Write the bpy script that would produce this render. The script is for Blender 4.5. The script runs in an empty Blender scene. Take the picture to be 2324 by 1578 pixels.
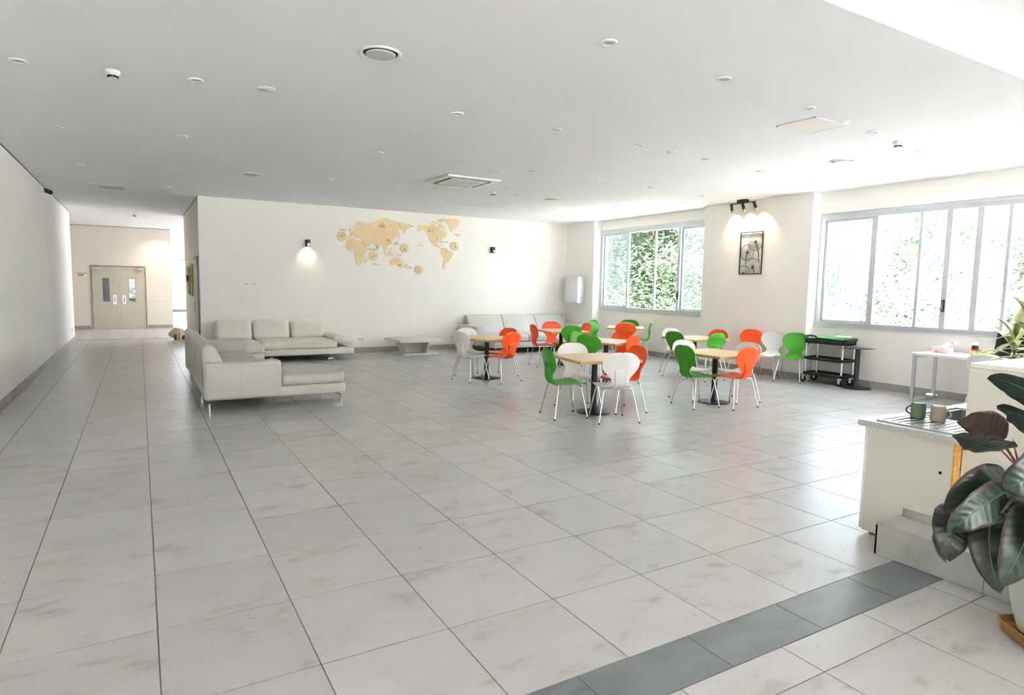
import bpy, bmesh, math, random
from mathutils import Vector, Matrix, Euler
from mathutils.geometry import tessellate_polygon

# ---------------------------------------------------------------- camera, sky, sun, exposure
SC = bpy.context.scene
COL = SC.collection
PI = math.pi
R_ = math.radians

cam_d = bpy.data.cameras.new('camera')
cam = bpy.data.objects.new('camera', cam_d)
COL.objects.link(cam)
SC.camera = cam
YAW, PITCH, ROLL = 0.5269, -0.0962, -0.0166
EYE = Vector((0, 0, 1.565))
_f = Vector((math.sin(YAW) * math.cos(PITCH), math.cos(YAW) * math.cos(PITCH), math.sin(PITCH)))
_r = Vector((math.cos(YAW), -math.sin(YAW), 0))
_d = _f.cross(_r)
_rr = _r * math.cos(ROLL) + _d * math.sin(ROLL)
_dd = -_r * math.sin(ROLL) + _d * math.cos(ROLL)
cam.matrix_world = Matrix(((_rr.x, -_dd.x, -_f.x, EYE.x), (_rr.y, -_dd.y, -_f.y, EYE.y), (_rr.z, -_dd.z, -_f.z, EYE.z), (0, 0, 0, 1)))
cam_d.sensor_width = 36
cam_d.lens = 1429.4266 * 36 / 2324
cam_d.shift_x = 0.00577
cam_d.shift_y = 0.0002
cam_d.clip_start = 0.05
cam_d.clip_end = 200

world = bpy.data.worlds.new('sky')
SC.world = world
world.use_nodes = True
_bg = world.node_tree.nodes['Background']
_bg.inputs[0].default_value = (0.88, 0.91, 1.0, 1)
_bg.inputs[1].default_value = 3.3

_sun = bpy.data.lights.new('sun', 'SUN')
_sun.energy = 62.0
_sun.angle = R_(1.0)
_sun.color = (1.0, 0.965, 0.95)
sun = bpy.data.objects.new('sun', _sun)
COL.objects.link(sun)
sun.rotation_euler = Vector((0.10, 0.76, -0.64)).to_track_quat('-Z', 'Y').to_euler()

SC.view_settings.view_transform = 'Standard'
SC.view_settings.look = 'None'
SC.view_settings.gamma = 1
SC.view_settings.use_curve_mapping = False
SC.view_settings.exposure = 1.74
SC.cycles.max_bounces = 7
SC.cycles.diffuse_bounces = 6
SC.cycles.glossy_bounces = 3
SC.cycles.adaptive_threshold = 0.06
SC.cycles.use_light_tree = False
SC.cycles.transparent_max_bounces = 10
SC.cycles.caustics_reflective = False
SC.cycles.caustics_refractive = False
SC.cycles.sample_clamp_indirect = 20

def portal(name, loc, rot, sx, sy):
    l = bpy.data.lights.new(name, 'AREA'); l.shape = 'RECTANGLE'; l.size = sx; l.size_y = sy
    l.cycles.is_portal = True
    o = bpy.data.objects.new(name, l); COL.objects.link(o); o.location = loc; o.rotation_euler = rot
    return o

# ---------------------------------------------------------------- main dimensions (metres)
XL, XP, XW = -1.482, 10.169, 10.4156      # left wall, pillar faces, window wall
YB, YF = 14.27, 24.05                     # map wall, far double-door wall
ZC = 3.29                                 # ceiling
XC = 1.0723                               # free end of the map wall
YP1, YP2, YP3 = 13.054, 9.389, 6.9565     # pillar edges
YREAR = -9.0                              # assumed glazed front behind the photographer, set for its daylight
YL = 19.65                                # end of the left wall

# ---------------------------------------------------------------- materials
def srgb(r, g, b):
    f = lambda c: (c / 255 / 12.92) if c / 255 <= 0.04045 else ((c / 255 + 0.055) / 1.055) ** 2.4
    return (f(r), f(g), f(b), 1)

MATS = {}
def mat(name, col, rough=0.5, metal=0.0, var=0.04, scale=6.0, bump=0.0, bscale=60.0, spec=0.5, coat=0.0, emis=None, estr=0.0, stretch=None):
    """Principled surface with a procedural noise tint and optional fine relief."""
    m = bpy.data.materials.new(name); m.use_nodes = True
    nt = m.node_tree; p = nt.nodes['Principled BSDF']
    p.inputs['Roughness'].default_value = rough
    p.inputs['Metallic'].default_value = metal
    p.inputs['Specular IOR Level'].default_value = spec
    p.inputs['Coat Weight'].default_value = coat
    tc = nt.nodes.new('ShaderNodeTexCoord')
    mp = nt.nodes.new('ShaderNodeMapping')
    nt.links.new(tc.outputs['Object'], mp.inputs['Vector'])
    if stretch: mp.inputs['Scale'].default_value = stretch
    nz = nt.nodes.new('ShaderNodeTexNoise'); nz.inputs['Scale'].default_value = scale; nz.inputs['Detail'].default_value = 2
    nt.links.new(mp.outputs['Vector'], nz.inputs['Vector'])
    rp = nt.nodes.new('ShaderNodeValToRGB')
    c = col
    rp.color_ramp.elements[0].position = 0.3; rp.color_ramp.elements[1].position = 0.7
    rp.color_ramp.elements[0].color = tuple(max(0, x * (1 - var)) for x in c[:3]) + (1,)
    rp.color_ramp.elements[1].color = tuple(min(1, x * (1 + var)) for x in c[:3]) + (1,)
    nt.links.new(nz.outputs['Fac'], rp.inputs['Fac'])
    nt.links.new(rp.outputs['Color'], p.inputs['Base Color'])
    if bump:
        n2 = nt.nodes.new('ShaderNodeTexNoise'); n2.inputs['Scale'].default_value = bscale; n2.inputs['Detail'].default_value = 3
        nt.links.new(mp.outputs['Vector'], n2.inputs['Vector'])
        bp = nt.nodes.new('ShaderNodeBump'); bp.inputs['Strength'].default_value = bump; bp.inputs['Distance'].default_value = 0.01
        nt.links.new(n2.outputs['Fac'], bp.inputs['Height']); nt.links.new(bp.outputs['Normal'], p.inputs['Normal'])
    if emis:
        p.inputs['Emission Color'].default_value = emis; p.inputs['Emission Strength'].default_value = estr
    MATS[name] = m
    return m

def mat_tile(name, base, dark, light, rough):
    """Stone-look porcelain: cloudy veins, every tile with its own part of the pattern."""
    m = bpy.data.materials.new(name); m.use_nodes = True
    nt = m.node_tree; p = nt.nodes['Principled BSDF']
    tc = nt.nodes.new('ShaderNodeTexCoord'); oi = nt.nodes.new('ShaderNodeObjectInfo')
    ad = nt.nodes.new('ShaderNodeVectorMath'); ad.operation = 'MULTIPLY_ADD'
    cb = nt.nodes.new('ShaderNodeCombineXYZ')
    for i in range(3): nt.links.new(oi.outputs['Random'], cb.inputs[i])
    nt.links.new(cb.outputs[0], ad.inputs[0]); ad.inputs[1].default_value = (37, 91, 53)
    nt.links.new(tc.outputs['Object'], ad.inputs[2])
    mp = nt.nodes.new('ShaderNodeMapping'); mp.inputs['Scale'].default_value = (1.0, 1.9, 1)
    mp.inputs['Rotation'].default_value = (0, 0, 0.25)
    nt.links.new(ad.outputs[0], mp.inputs['Vector'])
    n1 = nt.nodes.new('ShaderNodeTexNoise'); n1.inputs['Scale'].default_value = 3.0; n1.inputs['Detail'].default_value = 6; n1.inputs['Roughness'].default_value = 0.58; n1.inputs['Distortion'].default_value = 0.25
    nt.links.new(mp.outputs['Vector'], n1.inputs['Vector'])
    rp = nt.nodes.new('ShaderNodeValToRGB'); e = rp.color_ramp.elements
    e[0].position = 0.30; e[0].color = dark; e[1].position = 0.68; e[1].color = light
    k = e.new(0.42); k.color = base
    nt.links.new(n1.outputs['Fac'], rp.inputs['Fac'])
    hv = nt.nodes.new('ShaderNodeHueSaturation')
    mr = nt.nodes.new('ShaderNodeMapRange'); mr.inputs['To Min'].default_value = 0.95; mr.inputs['To Max'].default_value = 1.05
    nt.links.new(oi.outputs['Random'], mr.inputs['Value']); nt.links.new(mr.outputs[0], hv.inputs['Value'])
    nt.links.new(rp.outputs['Color'], hv.inputs['Color']); nt.links.new(hv.outputs['Color'], p.inputs['Base Color'])
    n2 = nt.nodes.new('ShaderNodeTexNoise'); n2.inputs['Scale'].default_value = 25; n2.inputs['Detail'].default_value = 2
    nt.links.new(mp.outputs['Vector'], n2.inputs['Vector'])
    rr = nt.nodes.new('ShaderNodeMapRange'); rr.inputs['To Min'].default_value = rough - 0.05; rr.inputs['To Max'].default_value = rough + 0.07
    nt.links.new(n2.outputs['Fac'], rr.inputs['Value']); nt.links.new(rr.outputs[0], p.inputs['Roughness'])
    bp = nt.nodes.new('ShaderNodeBump'); bp.inputs['Strength'].default_value = 0.06; bp.inputs['Distance'].default_value = 0.004
    nt.links.new(n2.outputs['Fac'], bp.inputs['Height']); nt.links.new(bp.outputs['Normal'], p.inputs['Normal'])
    MATS[name] = m
    return m

def mat_glass(name, tint, haze=0.0):
    m = bpy.data.materials.new(name); m.use_nodes = True
    nt = m.node_tree; nt.nodes.clear()
    out = nt.nodes.new('ShaderNodeOutputMaterial')
    tr = nt.nodes.new('ShaderNodeBsdfTransparent'); tr.inputs[0].default_value = tint
    gl = nt.nodes.new('ShaderNodeBsdfGlossy'); gl.inputs['Roughness'].default_value = 0.02
    lw = nt.nodes.new('ShaderNodeLayerWeight'); lw.inputs['Blend'].default_value = 0.5
    pw = nt.nodes.new('ShaderNodeMath'); pw.operation = 'POWER'; pw.inputs[1].default_value = 5.0
    fr = nt.nodes.new('ShaderNodeMath'); fr.operation = 'MULTIPLY_ADD'; fr.inputs[1].default_value = 0.9; fr.inputs[2].default_value = 0.04
    nt.links.new(lw.outputs['Facing'], pw.inputs[0]); nt.links.new(pw.outputs[0], fr.inputs[0])
    mx = nt.nodes.new('ShaderNodeMixShader')
    nt.links.new(fr.outputs[0], mx.inputs[0]); nt.links.new(tr.outputs[0], mx.inputs[1]); nt.links.new(gl.outputs[0], mx.inputs[2])
    last = mx
    if haze:
        tl = nt.nodes.new('ShaderNodeBsdfTranslucent'); tl.inputs[0].default_value = (0.95, 0.97, 1, 1)
        m2 = nt.nodes.new('ShaderNodeMixShader'); m2.inputs[0].default_value = haze
        nt.links.new(mx.outputs[0], m2.inputs[1]); nt.links.new(tl.outputs[0], m2.inputs[2]); last = m2
    nt.links.new(last.outputs[0], out.inputs['Surface'])
    MATS[name] = m
    return m

def mat_leaf(name, c1, c2, rough=0.4, trans=0.25, scale=14.0, spec=0.4):
    m = bpy.data.materials.new(name); m.use_nodes = True
    nt = m.node_tree; p = nt.nodes['Principled BSDF']; out = nt.nodes['Material Output']
    tc = nt.nodes.new('ShaderNodeTexCoord')
    nz = nt.nodes.new('ShaderNodeTexNoise'); nz.inputs['Scale'].default_value = scale; nz.inputs['Detail'].default_value = 4
    nt.links.new(tc.outputs['Object'], nz.inputs['Vector'])
    rp = nt.nodes.new('ShaderNodeValToRGB'); rp.color_ramp.elements[0].position = 0.35; rp.color_ramp.elements[1].position = 0.65
    rp.color_ramp.elements[0].color = c1; rp.color_ramp.elements[1].color = c2
    nt.links.new(nz.outputs['Fac'], rp.inputs['Fac']); nt.links.new(rp.outputs['Color'], p.inputs['Base Color'])
    p.inputs['Roughness'].default_value = rough
    p.inputs['Specular IOR Level'].default_value = spec
    if trans:
        tl = nt.nodes.new('ShaderNodeBsdfTranslucent'); nt.links.new(rp.outputs['Color'], tl.inputs[0])
        mx = nt.nodes.new('ShaderNodeMixShader'); mx.inputs[0].default_value = trans
        nt.links.new(p.outputs[0], mx.inputs[1]); nt.links.new(tl.outputs[0], mx.inputs[2]); nt.links.new(mx.outputs[0], out.inputs['Surface'])
    MATS[name] = m
    return m

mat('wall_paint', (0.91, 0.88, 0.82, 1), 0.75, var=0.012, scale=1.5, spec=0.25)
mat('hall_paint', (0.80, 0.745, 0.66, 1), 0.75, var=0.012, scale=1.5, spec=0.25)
mat('ceiling_paint', (0.915, 0.925, 0.955, 1), 0.85, var=0.008, scale=1.2, spec=0.2)
mat('shadow_gap', (0.10, 0.09, 0.08, 1), 0.9)  # dark colour stands in for the shade inside narrow gaps
mat('grout', (0.20, 0.18, 0.165, 1), 0.9, var=0.1, scale=20)
mat_tile('floor_stone', srgb(181, 179, 177), srgb(160, 154, 148), srgb(187, 185, 185), 0.29)
mat_tile('strip_stone', srgb(108, 112, 113), srgb(94, 97, 98), srgb(120, 124, 125), 0.30)
mat_tile('skirting_stone', srgb(160, 154, 148), srgb(146, 139, 133), srgb(172, 167, 161), 0.45)
mat_tile('step_stone', srgb(176, 176, 170), srgb(160, 158, 150), srgb(190, 190, 186), 0.40)
mat('aluminium', (0.60, 0.62, 0.65, 1), 0.38, metal=0.35, var=0.02, scale=3)
mat('aluminium_dark', (0.34, 0.36, 0.40, 1), 0.4, metal=0.3)
mat('chrome', (0.78, 0.78, 0.80, 1), 0.16, metal=1.0, var=0.01)
mat('brushed_steel', (0.66, 0.67, 0.69, 1), 0.28, metal=1.0, var=0.05, scale=30, stretch=(1, 1, 12))
mat('galvanised', (0.70, 0.71, 0.72, 1), 0.35, metal=0.55, var=0.08, scale=14)
mat('black_metal', (0.022, 0.022, 0.025, 1), 0.42, var=0.2, spec=0.5)
mat('black_plastic', (0.030, 0.031, 0.034, 1), 0.45, var=0.15, bump=0.05, bscale=200)
mat('rubber', (0.02, 0.02, 0.02, 1), 0.7)
mat('white_gloss', (0.86, 0.86, 0.86, 1), 0.25, var=0.01)
mat('white_plastic', (0.84, 0.84, 0.82, 1), 0.4, var=0.01)
mat('white_trim', (0.85, 0.85, 0.84, 1), 0.45, var=0.01)
mat('grey_diffuser', (0.60, 0.59, 0.58, 1), 0.6, var=0.02)
mat('brass', (0.83, 0.62, 0.28, 1), 0.22, metal=1.0)
mat('shell_green', srgb(62, 150, 32), 0.42, var=0.02, spec=0.45)
mat('shell_orange', srgb(238, 84, 24), 0.42, var=0.02, spec=0.45)
mat('shell_white', srgb(240, 239, 237), 0.42, var=0.01, spec=0.45)
mat('oak_top', srgb(222, 196, 156), 0.42, var=0.10, scale=5, stretch=(14, 1.2, 1), bump=0.03, bscale=40)
mat('oak_edge', srgb(204, 160, 100), 0.5, var=0.16, scale=6, stretch=(2, 2, 20))
mat('leather_white', srgb(224, 219, 206), 0.45, var=0.02, bump=0.12, bscale=140)
mat('leather_grey', srgb(190, 186, 175), 0.45, var=0.025, bump=0.12, bscale=140)
mat('leather_silver', srgb(196, 194, 190), 0.42, var=0.025, bump=0.12, bscale=140)
mat('seam_thread', srgb(170, 166, 156), 0.7)
mat('table_laminate', srgb(216, 210, 198), 0.5, var=0.05, scale=9, stretch=(1, 6, 1))
mat('plywood', srgb(228, 204, 162), 0.6, var=0.04, scale=7, stretch=(1, 1, 3))
mat('burnt_wood', srgb(198, 156, 88), 0.6, var=0.15, scale=20)
mat('dark_hand', srgb(92, 62, 28), 0.5)
mat('label_white', srgb(244, 244, 240), 0.6)
mat('label_ink', srgb(32, 66, 62), 0.6)
mat('label_line', srgb(84, 46, 96), 0.6)
mat('cabinet_white', srgb(222, 219, 206), 0.5, var=0.02, scale=3)
mat('counter_white', srgb(226, 223, 210), 0.5, var=0.012, scale=2)
mat('counter_top', srgb(242, 240, 232), 0.3, var=0.01)
mat('chipboard', srgb(196, 148, 78), 0.8, var=0.25, scale=60)
mat('worktop_speckle', srgb(196, 196, 192), 0.35, var=0.28, scale=160)
mat('mug_green', srgb(96, 122, 92), 0.4, var=0.05, scale=20)
mat('mug_cream', srgb(208, 196, 172), 0.4, var=0.04, scale=20)
mat('door_paint', srgb(196, 190, 176), 0.5, var=0.015, scale=2)
mat('door_frame', srgb(150, 142, 128), 0.5)
mat('glass_dark', (0.10, 0.10, 0.11, 1), 0.12, var=0.3, scale=8)
mat('door_green', srgb(176, 190, 168), 0.4, var=0.02)
mat('pot_white', srgb(214, 218, 212), 0.5, var=0.03, scale=5, bump=0.08, bscale=30)
mat('saucer_brown', srgb(150, 112, 58), 0.5, var=0.3, scale=24)
mat('soil', srgb(60, 44, 32), 0.95, var=0.4, scale=40)
mat('rock', srgb(196, 180, 158), 0.85, var=0.18, scale=9, bump=0.5, bscale=14)
mat('rock_dark', srgb(120, 108, 96), 0.85, var=0.25, scale=9, bump=0.5, bscale=14)
mat('board_green', srgb(158, 168, 74), 0.6, var=0.06)
mat('poster_red', srgb(200, 52, 30), 0.6); mat('poster_orange', srgb(226, 112, 30), 0.6); mat('poster_pink', srgb(164, 40, 104), 0.6)
mat('poster_grey', srgb(116, 118, 110), 0.6); mat('poster_teal', srgb(86, 120, 120), 0.6); mat('poster_white', srgb(224, 220, 210), 0.6)
mat('sign_orange', srgb(226, 150, 60), 0.6)
mat('tray_green', srgb(60, 176, 62), 0.4)
mat('paper', srgb(244, 244, 242), 0.7, var=0.01)
mat('tissue_box', srgb(226, 208, 216), 0.6, var=0.10, scale=22)
mat('jar_label', srgb(222, 190, 130), 0.5, var=0.08, scale=30)
mat('jar_brown', srgb(52, 26, 12), 0.5)
mat('label_red', srgb(178, 26, 30), 0.5)
mat('box_green', srgb(160, 204, 44), 0.5, var=0.06, scale=30)
mat('box_yellow', srgb(228, 208, 156), 0.5, var=0.05, scale=30)
mat('screen_black', (0.008, 0.009, 0.010, 1), 0.35)
mat('bark', srgb(112, 88, 70), 0.9, var=0.3, scale=12, bump=0.6, bscale=20)
mat('lawn', srgb(120, 140, 70), 0.9, var=0.25, scale=2)
mat('paving_outside', srgb(222, 220, 216), 0.8, var=0.08, scale=1)
mat('outside_render', srgb(214, 210, 200), 0.8)
mat('red_stem', srgb(150, 38, 34), 0.5)
mat('stem_green', srgb(70, 80, 56), 0.5, var=0.1)
mat_glass('pane_glass', (0.97, 0.985, 0.98, 1))
mat_glass('pane_hazy', (0.84, 0.92, 0.92, 1), 0.03)  # tint and milky veil imitate overlapping panes and their reflections
mat_glass('tumbler_glass', (0.96, 0.98, 0.98, 1))
def mat_philo(name, body, edge, vein, rough=0.3):
    """Glossy leaf: herringbone side veins and a reddish margin, laid out along the leaf itself (UV: along, across)."""
    m = bpy.data.materials.new(name); m.use_nodes = True
    nt = m.node_tree; p = nt.nodes['Principled BSDF']; L = nt.links.new
    uv = nt.nodes.new('ShaderNodeUVMap'); sp = nt.nodes.new('ShaderNodeSeparateXYZ'); L(uv.outputs[0], sp.inputs[0])
    def mth(op, a, b):
        n = nt.nodes.new('ShaderNodeMath'); n.operation = op
        for i, x in enumerate((a, b)):
            if x is None: continue
            if isinstance(x, (int, float)): n.inputs[i].default_value = x
            else: L(x, n.inputs[i])
        return n.outputs[0]
    av = mth('ABSOLUTE', mth('MULTIPLY_ADD', sp.outputs[1], 2.0), None)
    n0 = av.node.inputs[0].links[0].from_node; n0.inputs[2].default_value = -1.0
    ph = mth('SUBTRACT', mth('MULTIPLY', sp.outputs[0], 62.0), mth('MULTIPLY', av, 9.0))
    sn = mth('SINE', ph, None)
    vf = mth('POWER', mth('MAXIMUM', sn, 0.0), 6.0)
    tc = nt.nodes.new('ShaderNodeTexCoord'); nz = nt.nodes.new('ShaderNodeTexNoise'); nz.inputs['Scale'].default_value = 9; L(tc.outputs['Object'], nz.inputs['Vector'])
    ef = mth('POWER', mth('MULTIPLY', av, mth('ADD', nz.outputs['Fac'], 0.45)), 3.0)
    m1 = nt.nodes.new('ShaderNodeMix'); m1.data_type = 'RGBA'; L(ef, m1.inputs['Factor']); m1.inputs['A'].default_value = body; m1.inputs['B'].default_value = edge
    m2 = nt.nodes.new('ShaderNodeMix'); m2.data_type = 'RGBA'; L(mth('MULTIPLY', vf, 0.22), m2.inputs['Factor']); L(m1.outputs['Result'], m2.inputs['A']); m2.inputs['B'].default_value = vein
    L(m2.outputs['Result'], p.inputs['Base Color']); p.inputs['Roughness'].default_value = rough
    bp = nt.nodes.new('ShaderNodeBump'); bp.inputs['Strength'].default_value = 0.22; bp.inputs['Distance'].default_value = 0.004
    L(sn, bp.inputs['Height']); L(bp.outputs['Normal'], p.inputs['Normal'])
    MATS[name] = m
    return m
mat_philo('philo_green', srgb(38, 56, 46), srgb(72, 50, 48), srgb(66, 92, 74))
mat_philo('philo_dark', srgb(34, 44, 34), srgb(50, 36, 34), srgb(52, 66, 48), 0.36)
mat_philo('philo_under', srgb(74, 62, 50), srgb(66, 46, 38), srgb(84, 74, 60), 0.42)
mat_leaf('philo_rib', srgb(84, 104, 86), srgb(72, 92, 74), 0.35, 0.0, 10)
mat_leaf('dracaena_leaf', srgb(96, 124, 60), srgb(150, 166, 96), 0.4, 0.2, 30)
mat_leaf('dracaena_edge', srgb(206, 206, 150), srgb(220, 216, 168), 0.4, 0.2, 30)
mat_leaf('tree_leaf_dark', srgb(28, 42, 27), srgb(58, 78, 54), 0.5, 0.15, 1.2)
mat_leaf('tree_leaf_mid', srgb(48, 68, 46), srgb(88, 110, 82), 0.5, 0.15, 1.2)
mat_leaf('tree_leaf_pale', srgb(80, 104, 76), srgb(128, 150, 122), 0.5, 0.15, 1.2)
mat('warm_lamp', (1, 0.9, 0.75, 1), 0.5, emis=(1, 0.80, 0.55, 1), estr=14)
mat('led_white', (1, 1, 1, 1), 0.5, emis=(1, 1, 0.98, 1), estr=0.4)
mat('downlight_lit', (1, 1, 1, 1), 0.5, emis=(1, 0.93, 0.82, 1), estr=12)
for _m in ('warm_lamp', 'led_white', 'downlight_lit'): MATS[_m].cycles.emission_sampling = 'NONE'

# ---------------------------------------------------------------- mesh helpers
def box(bm, x0, x1, y0, y1, z0, z1):
    v = [bm.verts.new((x, y, z)) for x in (x0, x1) for y in (y0, y1) for z in (z0, z1)]
    for f in ((0, 1, 3, 2), (4, 6, 7, 5), (0, 4, 5, 1), (2, 3, 7, 6), (0, 2, 6, 4), (1, 5, 7, 3)):
        bm.faces.new([v[i] for i in f])
    return v

def bxm(*b):
    bm = bmesh.new()
    for q in b: box(bm, *q)
    return bm

def bevel(bm, w, seg=2):
    bmesh.ops.bevel(bm, geom=list(bm.edges), offset=w, segments=seg, profile=0.5, affect='EDGES')
    return bm

def rbox(x0, x1, y0, y1, z0, z1, r=0.01, seg=2):
    return bevel(bxm((x0, x1, y0, y1, z0, z1)), r, seg)

def ring(bm, c, ax_u, ax_v, r, n):
    return [bm.verts.new(c + ax_u * (math.cos(2 * PI * i / n) * r) + ax_v * (math.sin(2 * PI * i / n) * r)) for i in range(n)]

def tube(bm, pts, r, n=8, caps=True, radii=None):
    pts = [Vector(p) for p in pts]
    rings = []; u = None
    for i, p in enumerate(pts):
        t = (pts[min(i + 1, len(pts) - 1)] - pts[max(i - 1, 0)]).normalized()
        if u is None:
            u = t.orthogonal().normalized()
        else:
            u = (u - t * u.dot(t)).normalized()
        v = t.cross(u)
        rings.append(ring(bm, p, u, v, radii[i] if radii else r, n))
    for a, b in zip(rings, rings[1:]):
        for i in range(n):
            bm.faces.new((a[i], a[(i + 1) % n], b[(i + 1) % n], b[i]))
    if caps:
        bm.faces.new(list(reversed(rings[0]))); bm.faces.new(rings[-1])
    return bm

def lathe(bm, prof, n=24, c=(0, 0, 0), caps=True):
    c = Vector(c); rs = []
    for r, z in prof:
        rs.append([bm.verts.new(c + Vector((r * math.cos(2 * PI * i / n), r * math.sin(2 * PI * i / n), z))) for i in range(n)])
    for a, b in zip(rs, rs[1:]):
        for i in range(n):
            bm.faces.new((a[i], a[(i + 1) % n], b[(i + 1) % n], b[i]))
    if caps:
        bm.faces.new(list(reversed(rs[0]))); bm.faces.new(rs[-1])
    return bm

def cyl(r, z0, z1, n=24, c=(0, 0, 0)):
    return lathe(bmesh.new(), [(r, z0), (r, z1)], n, c)

def prism(bm, poly, fn, depth, ngon=False):
    """Extrude a 2-D outline; fn(u, v, w) gives the 3-D point, w runs 0..depth."""
    n = len(poly)
    a = [bm.verts.new(fn(u, v, 0)) for u, v in poly]; b = [bm.verts.new(fn(u, v, depth)) for u, v in poly]
    if ngon: bm.faces.new(a); bm.faces.new(list(reversed(b)))
    for t in ([] if ngon else tessellate_polygon([[Vector((u, v, 0)) for u, v in poly]])):
        bm.faces.new([a[i] for i in t]); bm.faces.new([b[i] for i in reversed(t)])
    for i in range(n):
        try: bm.faces.new((a[i], a[(i + 1) % n], b[(i + 1) % n], b[i]))
        except ValueError: pass
    return bm

def cushion(sx, sy, sz, r=0.04, bulge=0.0, n=10, dimples=(), taper=0.0, c=(0, 0, 0), crease=()):
    """Soft rounded block, base at z = 0, with a swollen top and optional button dimples."""
    bm = bmesh.new(); hx, hy, hz = sx / 2, sy / 2, sz / 2
    bmesh.ops.create_cube(bm, size=2)
    bmesh.ops.subdivide_edges(bm, edges=list(bm.edges), cuts=n, use_grid_fill=True)
    c = Vector(c)
    for v in bm.verts:
        q = v.co.copy()
        # push samples towards the edges so that the rounding is well sampled
        q = Vector([math.copysign(abs(k) ** 0.6, k) for k in q])
        p = Vector((q.x * hx, q.y * hy, q.z * hz))
        rr = min(r, hx * .98, hy * .98, hz * .98)
        core = Vector((max(-hx + rr, min(hx - rr, p.x)), max(-hy + rr, min(hy - rr, p.y)), max(-hz + rr, min(hz - rr, p.z))))
        off = p - core
        if off.length > 1e-9: p = core + off.normalized() * min(rr, off.length if off.length < rr else rr)
        fx, fy = p.x / hx, p.y / hy
        if p.z > 0:
            p.z += bulge * max(0, 1 - fx ** 4) * max(0, 1 - fy ** 4)
            for dx, dy, dr, dd in dimples:
                p.z -= dd * math.exp(-((p.x - dx) ** 2 + (p.y - dy) ** 2) / (dr * dr))
            for axis, val, cw, cd in crease:
                p.z -= cd * math.exp(-((p[axis] - val) / cw) ** 2)
        if taper: p.x *= 1 - taper * (p.z / hz + 1) / 2
        v.co = p + Vector((0, 0, hz)) + c
    return bm

# ---------------------------------------------------------------- scene helpers
def link(name, me_or_none, parent=None):
    o = bpy.data.objects.new(name, me_or_none); COL.objects.link(o)
    if parent is not None: o.parent = parent
    return o

def mesh_of(name, bm, m, smooth=35):
    bmesh.ops.recalc_face_normals(bm, faces=list(bm.faces))
    me = bpy.data.meshes.new(name); bm.to_mesh(me); bm.free()
    for x in (m if isinstance(m, (list, tuple)) else [m]): me.materials.append(MATS[x] if isinstance(x, str) else x)
    if smooth:
        me.polygons.foreach_set('use_smooth', [True] * len(me.polygons))
        me.set_sharp_from_angle(angle=R_(smooth))
    return me

def obj(name, bm, m, parent=None, loc=(0, 0, 0), rot=(0, 0, 0), smooth=35):
    o = link(name, mesh_of(name, bm, m, smooth), parent)
    o.location = loc; o.rotation_euler = rot
    return o

def tag(o, label=None, cat=None, group=None, kind=None):
    if label: o['label'] = label
    if cat: o['category'] = cat
    if group: o['group'] = group
    if kind: o['kind'] = kind
    return o

def thing(name, label, cat, loc=(0, 0, 0), rz=0.0, group=None):
    o = link(name, None); o.location = loc; o.rotation_euler = (0, 0, rz); o.empty_display_size = 0.1
    return tag(o, label, cat, group)

def struct(name, bm, m, parent=None, label=None, smooth=0):
    o = obj(name, bm, m, parent, smooth=smooth)
    if parent is None: tag(o, label, None, None, 'structure')
    return o

def struct_empty(name, label=None, loc=(0, 0, 0)):
    o = link(name, None); o.location = loc; tag(o, label, None, None, 'structure'); return o

def copy_tree(o, parent=None):
    c = o.copy(); COL.objects.link(c)
    if parent is not None: c.parent = parent
    for ch in list(o.children): copy_tree(ch, c)
    return c

def text_obj(name, body, m, size, parent, loc, rot, extrude=0.0008):
    cu = bpy.data.curves.new(name, 'FONT'); cu.body = body; cu.size = size; cu.extrude = extrude; cu.resolution_u = 3
    cu.align_x = 'CENTER'; cu.align_y = 'CENTER'
    tmp = bpy.data.objects.new('tmp_text', cu); COL.objects.link(tmp)
    bpy.context.view_layer.update()
    me = bpy.data.meshes.new_from_object(tmp.evaluated_get(bpy.context.evaluated_depsgraph_get()))
    bpy.data.objects.remove(tmp); bpy.data.curves.remove(cu)
    me.materials.clear(); me.materials.append(MATS[m])
    o = link(name, me, parent); o.location = loc; o.rotation_euler = rot
    return o

_inv = cam.matrix_world.inverted()
def in_view(p, margin=0.12):
    q = _inv @ Vector(p)
    if q.z > -0.3: return False
    f = 1429.4266
    x = (1148.59 + f * q.x / -q.z) / 2324; y = (789.43 - f * q.y / -q.z) / 1578
    return -margin < x < 1 + margin and -margin < y < 1 + margin
# ================================================================ SETTING
YEND, XEND = 37.0, 6.0
YH = 18.9                                  # end of the hall wall
# floor slab (grout bed) and tiles
floor = struct('floor', bxm((-4.2, XW + 0.2, YREAR - 0.2, YB + 0.2, -0.12, -0.0025), (-4.2, XEND + 0.2, YB + 0.2, YEND + 0.2, -0.12, -0.0025)), 'grout',
               label='large pale stone-look floor tiles with thin dark joints')
GAP = 0.003
tiles = []
def cells(xs, ys, m):
    for x0, x1 in zip(xs, xs[1:]):
        for y0, y1 in zip(ys, ys[1:]):
            if x1 - x0 > 0.02 and y1 - y0 > 0.02: tiles.append((x0, x1, y0, y1, m))
def lines(a, b, o, s):
    k = math.ceil((a - o) / s + 1e-6); r = [a]
    while o + k * s < b - 1e-6: r.append(o + k * s); k += 1
    return r + [b]
YS0, YS1 = 1.665, 1.93
cells(lines(XL, XW, 0.0196, 0.578), lines(YS1, YB, 3.111, 0.61), 'floor_stone')
cells(lines(XL, XC, 0.0196, 0.578), lines(YB, 19.66, 3.111, 0.61), 'floor_stone')
cells(lines(XL, XW, 1.48, 0.615), [YS0, YS1], 'strip_stone')
cells(lines(XL, XW, 3.01, 0.61), lines(YREAR, 1.46, 1.46, 0.61) + [YS0], 'floor_stone')
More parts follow.
